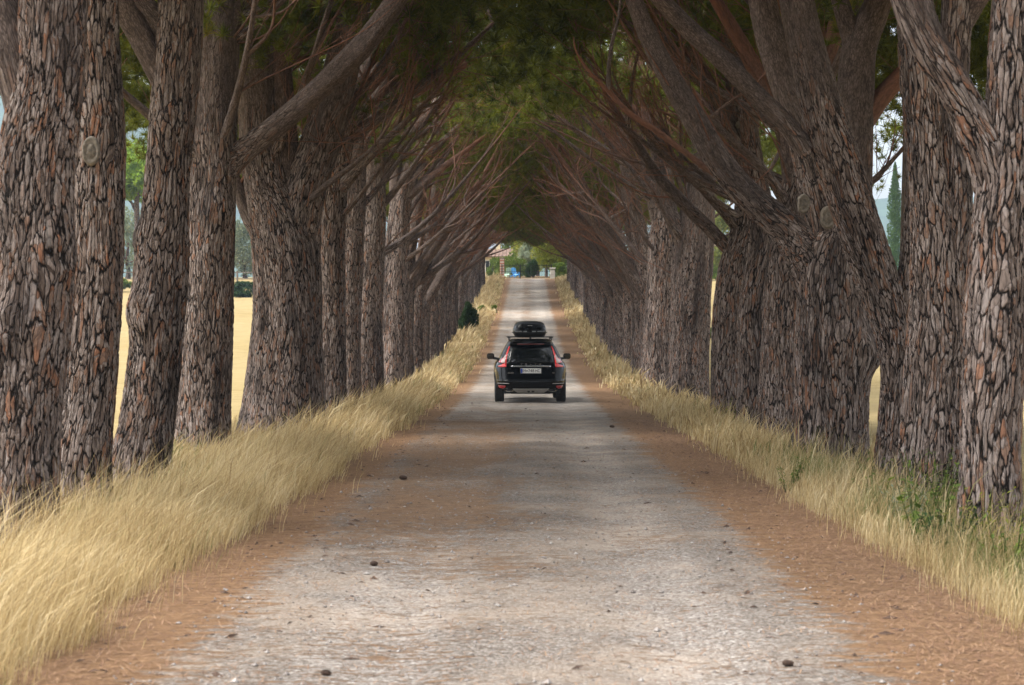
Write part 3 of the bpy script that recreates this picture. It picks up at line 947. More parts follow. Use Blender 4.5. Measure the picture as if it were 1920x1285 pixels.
hero('massive pine with sawn-off scars and many spreading stems, fourth of the right row', GR, 30, 1563, [
    ('trunk', [(1554, 890, 148), (1558, 780, 138), (1562, 660, 146), (1564, 560, 138), (1568, 480, 126), (1586, 400, 92), (1598, 300, 72), (1604, 180, 70), (1612, 90, 64), (1640, 20, 52), (1665, -60, 44), (1700, -250, 26)], dict(red=(-.35, .9), burls=[(4.9, 2.4, .12, .26), (5.9, 2.2, .20, .24), (4.2, 3.2, .10, .3)])),
    ('branch', [(1545, 560, 80), (1522, 490, 92), (1478, 432, 66), (1430, 390, 54), (1382, 345, 50), (1340, 290, 48), (1300, 220, 46), (1248, 132, 40), (1204, 40, 34), (1170, -60, 28), (1130, -200, 14)], dict(red=(.0, .8), sf=.7, twigs=4, tl=(.4, 1.2))),
    ('branch', [(1560, 440, 90), (1535, 340, 84), (1506, 250, 66), (1470, 150, 58), (1442, 60, 54), (1425, -30, 48), (1400, -180, 28)], dict(red=(.1, .8), sf=.6)),
    ('branch', [(1610, 110, 46), (1590, 50, 38), (1572, -10, 34), (1545, -120, 22)], dict(red=(.3, .8))),
    ('branch', [(1385, 352, 15), (1360, 340, 12), (1310, 305, 11), (1240, 252, 11), (1180, 212, 10), (1140, 170, 9), (1108, 138, 6), (1082, 100, 4), (1075, 70, 2)], dict(red=(.75, 1.0), twigs=4, tl=(.2, .7), tr=.01)),
    ('branch', [(1140, 172, 8), (1142, 120, 8), (1148, 80, 7), (1160, 30, 6), (1164, -10, 4)], dict(red=(.4, .6), twigs=3, tl=(.2, .6), tr=.008)),
    ('branch', [(1372, 296, 9), (1350, 266, 9), (1332, 232, 8), (1312, 195, 7), (1300, 165, 3)], dict(red=(1.0, 1.0))),
    ('branch', [(1620, 230, 40), (1655, 180, 36), (1700, 130, 32), (1760, 60, 22)], dict(red=(.8, 1.0))),
], 24, [(0, -1.2, 0, 8.8, 1.0)], seg=120, step=.03, cut=[(1508, 382, 22, -.62), (1553, 408, 26, -.62), (1568, 328, 16, -.5)])
hero('pine half hidden behind the massive scarred pine of the right row', GR, 36, 1470, [
    ('trunk', [(1462, 820, 92), (1466, 700, 80), (1470, 560, 78), (1480, 450, 72), (1500, 320, 54), (1512, 180, 44), (1520, 20, 36), (1524, -150, 22)], dict(red=(-.6, .9))),
    ('branch', [(1490, 380, 40), (1470, 240, 36), (1400, 100, 30), (1330, -20, 20)], dict(red=(.5, 1), twigs=7)),
    ('branch', [(1505, 260, 40), (1550, 120, 36), (1580, -20, 26)], dict(red=(.5, 1), twigs=5)),
], 25, [(1, -1.6, 0, 8.7, 1.0)], seg=80, step=.04)
hero('pine with small white knots on its tall leaning stem, sixth of the right row', GR, 41, 1415, [
    ('trunk', [(1414, 800, 76), (1415, 700, 64), (1414, 600, 62), (1424, 520, 56), (1434, 440, 52), (1412, 330, 48), (1394, 230, 46), (1380, 140, 42), (1368, 20, 36), (1358, -120, 22)], dict(red=(-.2, .6), burls=[(4.6, 2.4, .06, .2)])),
    ('branch', [(1400, 270, 30), (1350, 190, 26), (1290, 90, 22), (1230, -20, 12)], dict(red=(.6, 1), twigs=8)),
], 26, [(2, -1.7, 0, 8.7, 1.0), (4, 2.0, -1, 8.2, .7)], seg=80, step=.04, cut=[(1401, 298, 9, -.26), (1384, 234, 8, -.26)])
hero('pinch-necked pine just right of the bright gap in the right row', GR, 46, 1366, [
    ('trunk', [(1366, 780, 76), (1368, 660, 66), (1372, 570, 66), (1378, 500, 60), (1392, 440, 50), (1402, 380, 50), (1400, 280, 44), (1410, 160, 38), (1420, 20, 30), (1425, -120, 16)], dict(red=(-.6, .8))),
    ('branch', [(1392, 478, 30), (1374, 474, 27), (1326, 425, 25), (1270, 370, 23), (1226, 320, 20), (1195, 272, 17), (1150, 200, 12), (1108, 120, 5)], dict(red=(.2, .9), twigs=8)),
    ('branch', [(1400, 300, 30), (1350, 200, 26), (1290, 110, 20), (1220, 20, 10)], dict(red=(.5, 1), twigs=8)),
], 27, [(3, -1.8, 0, 8.6, 1.0)], seg=80, step=.045)
hero('thick-bodied pine just left of the bright gap in the right row', GR, 58, 1294, [
    ('trunk', [(1288, 760, 88), (1293, 660, 74), (1298, 520, 74), (1306, 410, 66), (1318, 300, 52), (1324, 200, 42), (1330, 60, 28), (1334, -40, 14)], dict(red=(-.2, .9), burls=[(4.4, 3.2, .06, .25)])),
    ('branch', [(1300, 470, 50), (1284, 450, 40), (1262, 410, 30), (1246, 375, 26), (1236, 320, 22), (1218, 240, 16), (1190, 150, 8)], dict(red=(.1, .9), twigs=8)),
    ('branch', [(1310, 360, 30), (1260, 290, 24), (1200, 220, 18), (1130, 150, 8)], dict(red=(.5, 1), twigs=9)),
], 28, [(4, -1.8, 0, 8.5, 1.0)], seg=72, step=.05)
hero('pine behind the thick-bodied one, first past the car on the right row', GR, 66, 1239, [
    ('trunk', [(1238, 720, 72), (1240, 600, 62), (1244, 480, 56), (1248, 400, 46), (1240, 300, 36), (1224, 200, 24), (1190, 80, 10)], dict(red=(-.6, .9))),
    ('branch', [(1244, 440, 34), (1226, 385, 24), (1212, 330, 20), (1200, 260, 14), (1180, 180, 7)], dict(red=(.2, .9), twigs=8)),
    ('branch', [(1246, 380, 26), (1190, 310, 19), (1130, 250, 13), (1070, 200, 6)], dict(red=(.5, 1), twigs=9)),
], 29, [(0, -1.9, 0, 8.5, 1.0)], seg=64, step=.06)

# ---- far trees of both rows, each of six kinds copied with its parts
ORD = 'second third fourth fifth sixth seventh eighth ninth tenth eleventh twelfth thirteenth fourteenth fifteenth sixteenth seventeenth eighteenth nineteenth twentieth'.split()
ORD += ['twenty-' + w for w in 'first second third fourth fifth sixth seventh eighth ninth'.split()] + ['thirtieth', 'thirty-first', 'thirty-second']
left_d = [d for d in np.arange(75.5, 201, 5.7) if not 138 < d < 148]
right_d = [d for d in np.arange(70.5, 201, 4.9) if not 140 < d < 149]
for side, dl, row, grp in ((-1, left_d, 'left', GL), (1, right_d, 'right', GR)):
    for k, d in enumerate(dl):
        x = (-4.65 if side < 0 else 4.35) + random.uniform(-.2, .2)
        place_variant((k * 5 + (2 if side > 0 else 0) + k // 6) % 6, x, float(d) + random.uniform(-.7, .7), side,
                      '%s pine past the car along the %s row, leaning over the road' % (ORD[k], row), grp,
                      random.uniform(.93, 1.06), crown=random.randrange(5), crown_at=(random.uniform(1.2, 2.3), random.uniform(-.6, .6), random.uniform(8.3, 9.2) - max(0, d - 135) * .035), crot=random.uniform(0, 6.28), cs=random.uniform(.95, 1.1))


# ------------------------------------------------------------------ verge grass
def blades(name, x, y, h, w, lean, tint, green, label):
    n = len(x)
    r = rng
    z = gxy(x, y)
    b = np.stack((x, y, z), 1)
    fa = r.uniform(-.9, .9, n)
    side = np.stack((np.cos(fa), np.sin(fa), np.zeros(n)), 1) * (w * .5)[:, None]
    L = lean
    up = np.array((0, 0, 1.0))
    p1 = b + up * (h * .42)[:, None] + L * (h * .10)[:, None]
    p2 = b + up * (h * .80)[:, None] + L * (h * .30)[:, None]
    p3 = b + up * (h * 1.02)[:, None] + L * (h * .66)[:, None]
    sw = np.where(r.random(n) < .35, 1.5, .75)[:, None]
    v = np.stack((b - side, b + side, p1 - side * .9, p1 + side * .9, p2 - side * sw, p2 + side * sw, p3), 1).reshape(-1, 3)
    o = np.arange(n)[:, None] * 7
    f = np.concatenate((o + np.array([0, 1, 3, 2]), o + np.array([2, 3, 5, 4]), o + np.array([4, 5, 6])), 1)
    sizes = np.tile(np.array([4, 4, 3], np.int32), n)
    me = mesh_np(name, v, f.ravel(), sizes, False, {'tint': ('FLOAT', np.repeat(tint, 7)), 'green': ('FLOAT', np.repeat(green, 7))})
    o_ = link(name, me, M['grass'])
    return tag(o_, label, 'grass', kind='stuff')


def verge(side, xin, xout, bands, hbase, windx):
    X, Y, H, W, T, G = [], [], [], [], [], []
    for d0, d1, dens, wd in bands:
        n = int((d1 - d0) * (xout - xin) * dens)
        y = rng.uniform(d0, d1, n)
        u = rng.uniform(0, 1, n) ** 1.15
        edge = xin + .13 * hashnoise(y, y * 0 + 3, 21 + side, 4, 2.0) + rng.normal(0, .07, n)
        x = edge + u * (xout - edge) - np.where(rng.random(n) < .05, rng.uniform(0, .4, n), 0)
        # clumpy: keep by a noise field, thin at the road edge
        keep = hashnoise(x, y, 33 + side, 4, 3.4) * .34 + .62 + rng.uniform(-.35, .35, n)
        keep += np.clip((x - edge) / .5, 0, 1) * .35 - .25
        m = keep > .45
        x, y, e = x[m], y[m], edge[m]
        k = np.clip((x - e) / .9, .0, 1)
        hh = hbase * (.42 + .58 * k - (.34 if side > 0 else .42) * np.clip((x - e - 1.0) / 1.2, 0, 1)) * np.where(rng.random(len(x)) < .10, 1.55, 1.0) * rng.uniform(.3, 1.25, len(x)) * (1 + .12 * hashnoise(x, y, 41 + side, 3, 1.3))
        X.append(side * x); Y.append(y); H.append(hh); W.append(wd * rng.uniform(.6, 1.4, len(x)))
        T.append(np.clip(.52 + .22 * hashnoise(x, y, 51, 3, 1.6) + rng.normal(0, .27, len(x)), 0, 1))
        gf = hashnoise(x, y, 61 + side, 3, .75)
        if side > 0:
            gp = np.clip((gf + .45) * .9, 0.08, .85) * np.clip((x - 2.9) / .4, 0, 1) * np.clip((32 - y) / 8, 0.10, 1)
        else:
            gp = np.clip((gf - .2) * .5, .01, .28)
        G.append((rng.random(len(x)) < gp).astype(float) * rng.uniform(.5, 1, len(x)))
    x, y, h, w, t, g = map(np.concatenate, (X, Y, H, W, T, G))
    n = len(x)
    gust = .35 + .22 * hashnoise(x, y, 71, 3, 2.0)
    lean = np.stack((windx * (.45 + gust) + rng.normal(0, .38, n), rng.normal(0, .45, n), np.zeros(n)), 1)
    return x, y, h, w, lean, t, g


a = verge(-1, 2.42, 6.6, [(7.5, 16, 2700, .0026), (16, 28, 1800, .0040), (28, 50, 620, .010), (50, 90, 260, .02), (90, 206, 110, .036)], .54, .68)
blades('dry_grass', *a, 'tall straw-yellow dry grass blowing along the left verge under the pines')
a = verge(1, 2.78, 6.4, [(7.5, 16, 1350, .0026), (16, 28, 950, .0040), (28, 50, 460, .010), (50, 90, 190, .028), (90, 206, 85, .05)], .46, .24)
blades('dry_grass', *a, 'shorter golden grass mixed with green weeds along the right verge')

# fallen needles and pebbles on the road
n = 52000
y = 7.5 + 34 * rng.random(n) ** 1.6
sd_ = rng.random(n)
x = np.where(sd_ < .34, -2.45 + rng.normal(0, .42, n), np.where(sd_ < .80, 2.35 + rng.normal(0, .36, n), rng.uniform(-1.9, 1.5, n)))
x = np.clip(x, RL + .1, RR - .1)
z = road_z(x, y) + rng.uniform(.002, .014, n)
an = rng.uniform(0, PI, n); L = rng.uniform(.04, .085, n)
dx, dy = np.cos(an) * L, np.sin(an) * L
wv = rng.uniform(.0010, .0019, n) * (1 + y / 16)
px_, py_ = -np.sin(an) * wv, np.cos(an) * wv
b = np.stack((x, y, z), 1)
d1 = np.stack((dx, dy, rng.uniform(-.002, .018, n)), 1)
pp = np.stack((px_, py_, np.zeros(n)), 1)
v = np.stack((b - pp, b + pp, b + d1 + pp * .4, b + d1 - pp * .4), 1).reshape(-1, 3)
me = mesh_np('needle_litter', v, np.arange(len(v)), 4, False, {'tint': ('FLOAT', np.repeat(rng.random(n), 4))})
m, nt, bb = new_mat('fallen_needles')
t = nd(nt, 'Attribute', attribute_name='tint').outputs['Fac']
nt.links.new(ramp(nt, t, [(0, (.07, .032, .018)), (.6, (.19, .10, .055)), (1, (.30, .19, .11))]), bb.inputs['Base Color'])
bb.inputs['Roughness'].default_value = .8
tag(link('needle_litter', me, m), 'rust-brown fallen pine needles strewn over the gravel road', 'needles', kind='stuff')

n = 4500
y = 7.5 + 26 * rng.random(n) ** 1.7
x = rng.uniform(-2.0, 2.1, n)
s_ = rng.gamma(2.0, .0026, n) + .003
s_ = np.minimum(s_, .026)
c = np.stack((x, y, road_z(x, y) + s_ * .25), 1)
octa = np.array([(1, 0, 0), (-1, 0, 0), (0, 1, 0), (0, -1, 0), (0, 0, .7), (0, 0, -.7)], float)
v = c[:, None, :] + octa[None] * s_[:, None, None] * rng.uniform(.6, 1.3, (n, 6, 1))
of = np.array([(0, 2, 4), (2, 1, 4), (1, 3, 4), (3, 0, 4), (2, 0, 5), (1, 2, 5), (3, 1, 5), (0, 3, 5)])
f = (np.arange(n)[:, None, None] * 6 + of[None]).reshape(-1)
me = mesh_np('gravel', v.reshape(-1, 3), f, 3, False, {'tint': ('FLOAT', np.repeat(rng.random(n), 6))})
m, nt, bb = new_mat('pebbles')
t = nd(nt, 'Attribute', attribute_name='tint').outputs['Fac']
nt.links.new(ramp(nt, t, [(0, (.13, .11, .10)), (.6, (.22, .195, .18)), (.97, (.26, .24, .222)), (1, (.38, .36, .34))]), bb.inputs['Base Color'])
bb.inputs['Roughness'].default_value = .85
tag(link('gravel', me, m), 'loose grey pebbles scattered on the road surface', 'gravel', kind='stuff')


# dark flakes of bark and bits of twig lying about
n = 1700
y = 7.5 + 46 * rng.random(n) ** 1.3
x = np.where(rng.random(n) < .45, -2.1 + rng.normal(0, .55, n), np.where(rng.random(n) < .75, 2.3 + rng.normal(0, .4, n), rng.uniform(-1.6, 1.6, n)))
x = np.clip(x, RL + .1, RR - .1)
L = rng.gamma(2.0, .008, n) + .006; L = np.minimum(L, .055); wv = L * rng.uniform(.15, .5, n)
an = rng.uniform(0, 2 * PI, n)
u_ = np.stack((np.cos(an), np.sin(an), rng.uniform(-.15, .25, n)), 1) * L[:, None]
w_ = np.stack((-np.sin(an), np.cos(an), rng.uniform(-.1, .3, n)), 1) * wv[:, None]
h_ = np.stack((0 * an, 0 * an, L * rng.uniform(.15, .4, n)), 1)
c = np.stack((x, y, road_z(x, y) + .004), 1)
v = np.stack((c - u_, c - w_, c + u_, c + w_, c + h_), 1).reshape(-1, 3)
of = np.array([(0, 1, 4), (1, 2, 4), (2, 3, 4), (3, 0, 4)])
f = (np.arange(n)[:, None, None] * 5 + of[None]).reshape(-1)
me = mesh_np('bark_debris', v, f, 3, False)
tag(link('bark_debris', me, M['twig']), 'dark flakes of bark and bits of twig scattered along the road', 'debris', kind='stuff')


# ------------------------------------------------------------------ leafy plants
def leaf_cloud(name, mat, parent, pads, per, leaf, seed, flat=1.0, axis=(0, 0, .5), nb=5):
    """pads: rows (x, y, z, rx, ry, rz); leaf-sized triangles spread through them"""
    r = np.random.default_rng(seed)
    p = np.asarray(pads, float)
    d = r.normal(size=(len(p), per, 3))
    d /= np.linalg.norm(d, axis=2)[..., None]
    d *= r.uniform(.45, 1.0, (len(p), per, 1)) ** .6
    c = (p[:, None, :3] + d * p[:, None, 3:6]).reshape(-1, 3)
    ax = np.array(axis) + d.reshape(-1, 3) * .6
    v, t = tuft_blades(c, ax, nb, leaf * .7, leaf * 1.3, leaf * .55, r, .7)
    return link(name, mesh_np(name, v, np.arange(len(v)), 3, False, {'tint': ('FLOAT', t)}), mat, parent)


def rand_pads(n, rx, ry, h, r, z0=0.15, pad=.33):
    out = []
    for _ in range(n):
        a_ = r.uniform(0, 2 * PI); q = math.sqrt(r.uniform(0, 1)); zz = r.uniform(z0, 1)
        k = math.sqrt(max(.05, 1 - (2 * zz - .9) ** 2 * .85))
        out.append((math.cos(a_) * q * rx * k, math.sin(a_) * q * ry * k, zz * h * .9, rx * pad * r.uniform(.7, 1.3), ry * pad * r.uniform(.7, 1.3), h * pad * .7 * r.uniform(.7, 1.3)))
    return out


def bush(name, px, d, w_, h, mat, label, seed, leaf=.12, npad=26, per=60, cat='bush', group=None, dp=None):
    r = np.random.default_rng(seed)
    x = (px - CX) / F * d
    t = empty(name, (x, d, float(gxy(x, d))))
    tag(t, label, cat, group)
    leaf_cloud('foliage', mat, t, rand_pads(npad, w_ / 2, (dp or w_) / 2, h, r), per, leaf, seed)
    mb = MB()
    for k in range(5):
        a_ = r.uniform(0, 6.28)
        mb.bar((0.05 * math.cos(a_), .05 * math.sin(a_), -.1), (w_ * .25 * math.cos(a_), w_ * .2 * math.sin(a_), h * .6), .035 * h ** .5, .012, 6)
    mb.build('stem', M['trunk_far'], t)
    return t


bush('green_shrub', 879, 119, .95, 1.75, M['leaf_dark'], 'dense dark green shrub at the foot of the left row of pines', 301, .13, 24, 110)
bush('weed', 905, 142, .8, .7, M['leaf_mid'], 'small bright green weed in the dry grass beyond the dark shrub', 302, .12, 10, 50, 'weed')
bush('weed', 926, 146, .5, .55, M['leaf_mid'], 'low green weed at the inner edge of the far left grass', 303, .1, 8, 50, 'weed')


def weed_plant(px, d, h, label, seed, ns=9, broad=False, mat='leaf_mid', group='green weeds at the foot of the right row'):
    r = np.random.default_rng(seed)
    x = (px - CX) / F * d
    t = empty('weed', (x, d, float(gxy(x, d))))
    tag(t, label, 'weed', group)
    stems, leaves = MB(), []
    V, T = [], []
    for k in range(ns):
        a_ = r.uniform(0, 6.28); ln = r.uniform(.15, .5) * h
        top = Vector((math.cos(a_) * ln, math.sin(a_) * ln, h * r.uniform(.6, 1.0)))
        stems.bar((0.02 * math.cos(a_), .02 * math.sin(a_), -.02), top, .005, .002, 5)
        for j in range(9 if broad else 16):
            q = r.uniform(.25, 1)
            p = np.array(top) * q
            dd = r.normal(size=3) * (1, 1, .5); dd /= np.linalg.norm(dd)
            sl = np.cross(dd, (0, 0, 1.0)); sl /= np.linalg.norm(sl) + 1e-6
            L = (.085 if broad else .05) * r.uniform(.7, 1.3); W = L * (.35 if broad else .22)
            dr = np.array((0, 0, -.25 * L))
            V += [p, p + dd * L * .5 + sl * W + dr * .2, p + dd * L + dr, p + dd * L * .5 - sl * W + dr * .2]
            T += [np.clip(r.normal(.5, .25), 0, 1)] * 4
    stems.build('stem', M[mat], t)
    V = np.array(V)
    link('foliage', mesh_np('foliage', V, np.arange(len(V)), 4, False, {'tint': ('FLOAT', np.array(T))}), M[mat], t)
    return t


weed_plant(1738, 20.6, .95, 'leafy green weed clump before the pine with twin upright stems', 311, 34)
weed_plant(1655, 23.8, .8, 'green weed clump at the foot of the dark leaning pine', 312, 26)
weed_plant(1800, 18.2, .9, 'green weeds between the two nearest pines of the right row', 313, 30)
weed_plant(1730, 16.6, .70, 'broad-leaved bright green seedling in the dry grass of the right verge', 314, 9, True)
weed_plant(1478, 22.5, .42, 'single small green weed at the inner edge of the right grass', 315, 8)
weed_plant(1890, 14.6, .62, 'low green weed at the right edge of the picture', 316, 18)
weed_plant(1700, 19.0, .60, 'greyish green weed clump left of the tall leafy clump', 320, 24, mat='leaf_olive')
weed_plant(1845, 16.4, .80, 'yellowing weed clump against the nearest right trunk', 321, 26, mat='leaf_yellow')
weed_plant(1640, 21.0, .55, 'thin green weed in the golden grass left of the grey-green clump', 322, 16)
weed_plant(1780, 16.2, .55, 'dark green weed clump just right of the broad-leaved seedling', 323, 22, mat='leaf_dark')
weed_plant(330, 24.8, .62, 'small green weed right of the burled pine foot', 317, 14, group='green weeds in the left verge')
weed_plant(185, 18.0, .66, 'green weed among tall dry grass near the scarred pine', 318, 14, group='green weeds in the left verge')
weed_plant(1365, 41.5, .95, 'brownish dry weed at the foot of the small-knotted pine', 319, 26, mat='leaf_yellow')


# ------------------------------------------------------------------ pine cones on the road
def cone_mesh(seed):
    r = np.random.default_rng(seed)
    mb = MB()
    prof = [(.004, -.05), (.022, -.045), (.034, -.025), (.037, 0), (.030, .03), (.016, .05), (.004, .06)]
    mb.lathe(prof, 12, 'X')
    for i in range(70):
        t = i / 70; h = -.042 + t * .095; rad = np.interp(h, [p[1] for p in prof], [p[0] for p in prof])
        a_ = i * 2.39996
        o = Vector((0, math.cos(a_), math.sin(a_))); tg = Vector((0, -math.sin(a_), math.cos(a_)))
        c0 = Vector((h, 0, 0)) + o * rad * .85
        tip = c0 + o * .016 + Vector((.010, 0, 0))
        s_ = .0085
        mb.add([c0 - tg * s_, c0 + tg * s_, tip + tg * s_ * .9, tip - tg * s_ * .9, c0 + Vector((.008, 0, 0))], [(0, 1, 2, 3), (3, 2, 4), (1, 4, 2), (0, 3, 4)])
    me = bpy.data.meshes.new('scales')
    me.from_pydata(mb.v, [], mb.f); me.materials.append(M['twig'])
    return me


cme = cone_mesh(5)
for px, py, d, rz, sc, lab in ((755, 907, 23.4, .4, .9, 'dark pine cone lying by the left edge of the gravel, near the dry grass'),
                               (1476, 1262, 10.05, .2, .55, 'dark pine cone near the bottom edge, right half of the road'),
                               (610, 1277, 9.82, -.3, .5, 'dark pine cone near the bottom edge, left half of the road'),
                               (1147, 806, 37.6, .1, .9, 'small dark pine cone on the needle edge behind the car'),
                               (700, 1072, 14.5, .8, .6, 'tiny pine cone among needles on the left side of the road')):
    x = (px - CX) / F * d
    o = link('pine_cone', cme)
    o.location = (x, d, road_h(x, d) + .03 * sc)
    o.rotation_euler = (.3, .1, rz); o.scale = (sc * .95, sc * .8, sc * .7)
    tag(o, lab, 'pine cone', 'pine cones on the road')


# ------------------------------------------------------------------ car
def sgn(a_): return -1.0 if a_ < 0 else 1.0


RINGS = np.array([  # z, half width, rear y, front y, exponent
    (.30, .78, .16, 4.42, 6), (.36, .87, .06, 4.52, 6), (.50, .915, .0, 4.60, 6), (.58, .925, .0, 4.62, 6), (.64, .93, .02, 4.62, 6), (.74, .94, .05, 4.62, 6),
    (.86, .945, .085, 4.58, 6), (.95, .93, .105, 4.5, 6), (1.02, .90, .125, 4.36, 6), (1.06, .86, .145, 4.2, 6), (1.085, .825, .165, 3.3, 7), (1.20, .775, .235, 3.05, 7), (1.35, .70, .335, 2.8, 7),
    (1.46, .64, .42, 2.6, 7), (1.55, .59, .47, 2.42, 7), (1.60, .555, .50, 2.3, 7), (1.635, .50, .58, 2.15, 6), (1.65, .42, .72, 1.95, 5)])


def ring_par(z):
    return [np.interp(z, RINGS[:, 0], RINGS[:, k]) for k in range(1, 5)]


def rear_y(x, z):
    hw, yr, yf, n_ = ring_par(z)
    yc, hl = (yr + yf) / 2, (yf - yr) / 2
    return yc - hl * (max(0.0, 1 - min(1, abs(x / hw)) ** n_)) ** (1 / n_)


def build_car():
    root = empty('parked_car', (.075, 51.9, road_h(.05, 51.9) - .012), math.radians(1.1))
    root.name = 'car'
    tag(root, 'black sport utility car seen from behind, driving away along the gravel road', 'car')
    nseg = 96
    zs = []
    for i in range(len(RINGS) - 1):
        for t in (0, .5): zs.append(RINGS[i, 0] * (1 - t) + RINGS[i + 1, 0] * t)
    zs.append(RINGS[-1, 0])
    V = []
    for z in zs:
        hw, yr, yf, n_ = ring_par(z)
        yc, hl = (yr + yf) / 2, (yf - yr) / 2
        for i in range(nseg):
            t = 2 * PI * (i + .5) / nseg
            c_, s_ = math.cos(t), math.sin(t)
            V.append((hw * sgn(c_) * abs(c_) ** (2 / n_), yc + hl * sgn(s_) * abs(s_) ** (2 / n_), z))
    Fc = [tuple(range(nseg - 1, -1, -1)), tuple((len(zs) - 1) * nseg + i for i in range(nseg))]
    for k in range(len(zs) - 1):
        for i in range(nseg):
            j = (i + 1) % nseg
            Fc.append((k * nseg + i, k * nseg + j, (k + 1) * nseg + j, (k + 1) * nseg + i))
    me = bpy.data.meshes.new('body')
    me.from_pydata(V, [], Fc)
    body = link('body', me, M['paint'])
    for yy in (.92, 3.70):                     # wheel arches
        mb = MB(); mb.lathe([(.395, -1.2), (.395, 1.2)], 40, 'X', (0, yy, .345))
        cyl = mb.build('arch', M['trim'])
        md = body.modifiers.new('b', 'BOOLEAN'); md.operation = 'DIFFERENCE'; md.object = cyl; md.solver = 'EXACT'
        dg = bpy.context.evaluated_depsgraph_get()
        m2 = bpy.data.meshes.new_from_object(body.evaluated_get(dg))
        body.modifiers.clear(); body.data = m2
        bpy.data.objects.remove(cyl)
    m2 = body.data; m2.name = 'body'
    if len(m2.materials) == 0: m2.materials.append(M['paint'])
    m2.polygons.foreach_set('use_smooth', [True] * len(m2.polygons))
    try:
        m2.set_sharp_from_angle(angle=math.radians(38))
    except Exception:
        pass
    body.parent = root

    def patch(name, rows, mat, off=.006, nx=14, thick=.012, parent=root, mirror=False):
        """a shell on the rear face: rows (z, x0, x1); a closed thin solid"""
        mb = MB()
        for mi in ((1, -1) if mirror == 'both' else ((-1,) if mirror else (1,))):
            front, back = [], []
            for z, x0, x1 in rows:
                for i in range(nx + 1):
                    x = (x0 + (x1 - x0) * i / nx) * mi
                    y = rear_y(x, z)
                    front.append((x, y - off, z)); back.append((x, y - off + thick, z))
            m_ = nx + 1; R_ = len(rows)
            fs = []
            for k in range(R_ - 1):
                for i in range(nx):
                    q = (k * m_ + i, k * m_ + i + 1, (k + 1) * m_ + i + 1, (k + 1) * m_ + i)
                    fs.append(q); fs.append(tuple(R_ * m_ + j for j in reversed(q)))
            rim = [k for k in range(m_)] + [k * m_ + nx for k in range(1, R_)] + [(R_ - 1) * m_ + i for i in range(nx - 1, -1, -1)] + [k * m_ for k in range(R_ - 2, 0, -1)]
            for i in range(len(rim)):
                a_, b_ = rim[i], rim[(i + 1) % len(rim)]
                fs.append((a_, R_ * m_ + a_, R_ * m_ + b_, b_))
            mb.add(front + back, fs)
        return mb.build(name, mat, parent, True)

    patch('rear_window', [(1.045, -.60, .60), (1.06, -.605, .605), (1.2, -.575, .575), (1.35, -.54, .54), (1.44, -.505, .505), (1.46, -.495, .495)], M['glass'], .008, 20)
    for s in (0, 1):
        tl = patch('tail_light', [(.925, .635, .84), (.95, .625, .845), (1.05, .62, .835), (1.10, .62, .80), (1.14, .615, .745), (1.19, .61, .675), (1.25, .595, .64), (1.36, .565, .60), (1.46, .53, .555)], M['red_lens'], .014, 6, .03, root, bool(s))
        patch('lens', [(1.03, .66, .74), (1.07, .66, .775), (1.11, .655, .75), (1.16, .645, .70), (1.24, .628, .652)], M['clear_lens'], .020, 4, .01, tl, bool(s))
    patch('bumper', [(.37, -.83, .83), (.42, -.86, .86), (.50, -.87, .87), (.57, -.87, .87), (.605, -.86, .86)], M['paint'], .022, 24, .03)
    patch('bumper_trim', [(.30, -.80, .80), (.33, -.82, .82), (.372, -.83, .83)], M['trim'], .012, 24, .03)
    sk = patch('skid_plate', [(.265, -.34, .34), (.30, -.40, .40), (.34, -.44, .44), (.375, -.47, .47)], M['silver'], .034, 14, .03)
    mb = MB()
    for x in (-.055, .055):
        mb.lathe([(.034, -.012), (.040, -.004), (.040, .02)], 14, 'Y', (x, rear_y(x, .31) - .035, .315))
    mb.build('tow_eye', M['trim'], sk)
    for s in (-1, 1):
        mb = MB()
        ey = rear_y(.5, .33) - .05
        for k in range(1):
            ring = []
            mb.box((s * .545, ey + .05, .325), (.20, .12, .062), None, .024)
        ex = mb.build('exhaust', M['chrome'], root, False)
        mb = MB(); mb.box((s * .545, ey - .012, .325), (.165, .012, .036), None, .005)
        mb.build('opening', M['trim'], ex)
        patch('reflector', [(.375, .70, .815), (.40, .66, .83), (.435, .64, .835), (.45, .66, .83)], M['reflector'], .034, 6, .02, root, s < 0)
        patch('crease_highlight', [(.498, .56, .86), (.508, .55, .865), (.516, .58, .865)], M['silver'], .03, 8, .012, root, s < 0)  # silver strips stand in for reflections along the bumper crease
    # spoiler with the high brake light
    mb = MB()
    pr = []
    nx = 16
    top, bot = [], []
    vs, fs = [], []
    for i in range(nx + 1):
        x = -.55 + 1.1 * i / nx
        e = 1 - .06 * (x / .55) ** 4
        cr = .012 * (1 - (x / .55) ** 2)
        vs += [(x, .66, 1.615 * 1 + cr), (x * e, .33 + .05 * (x / .55) ** 2, 1.575 + cr), (x * e, .325 + .05 * (x / .55) ** 2, 1.535), (x * .97, .345 + .05 * (x / .55) ** 2, 1.485), (x * .95, .52, 1.47)]
    for i in range(nx):
        for k in range(4):
            a_ = i * 5 + k
            fs.append((a_, a_ + 5, a_ + 6, a_ + 1))
        fs.append((i * 5 + 4, i * 5 + 9, i * 5 + 5, i * 5))
    fs += [(0, 1, 2, 3, 4), tuple(nx * 5 + k for k in (4, 3, 2, 1, 0))]
    sp = mb.add(vs, fs).build('spoiler', M['paint'], root, False)
    mb = MB(); mb.box((0, .336, 1.512), (.70, .02, .026), None, .006)
    mb.build('brake_light', M['dark_red'], sp)
    # licence plate
    pl = empty('licence_plate'); bpy.data.objects.remove(pl)
    yb = rear_y(0, .83) - .012
    mb = MB(); mb.box((0, yb - .006, .83), (.56, .02, .16), None, .008); ho = mb.build('plate_holder', M['trim'], root)
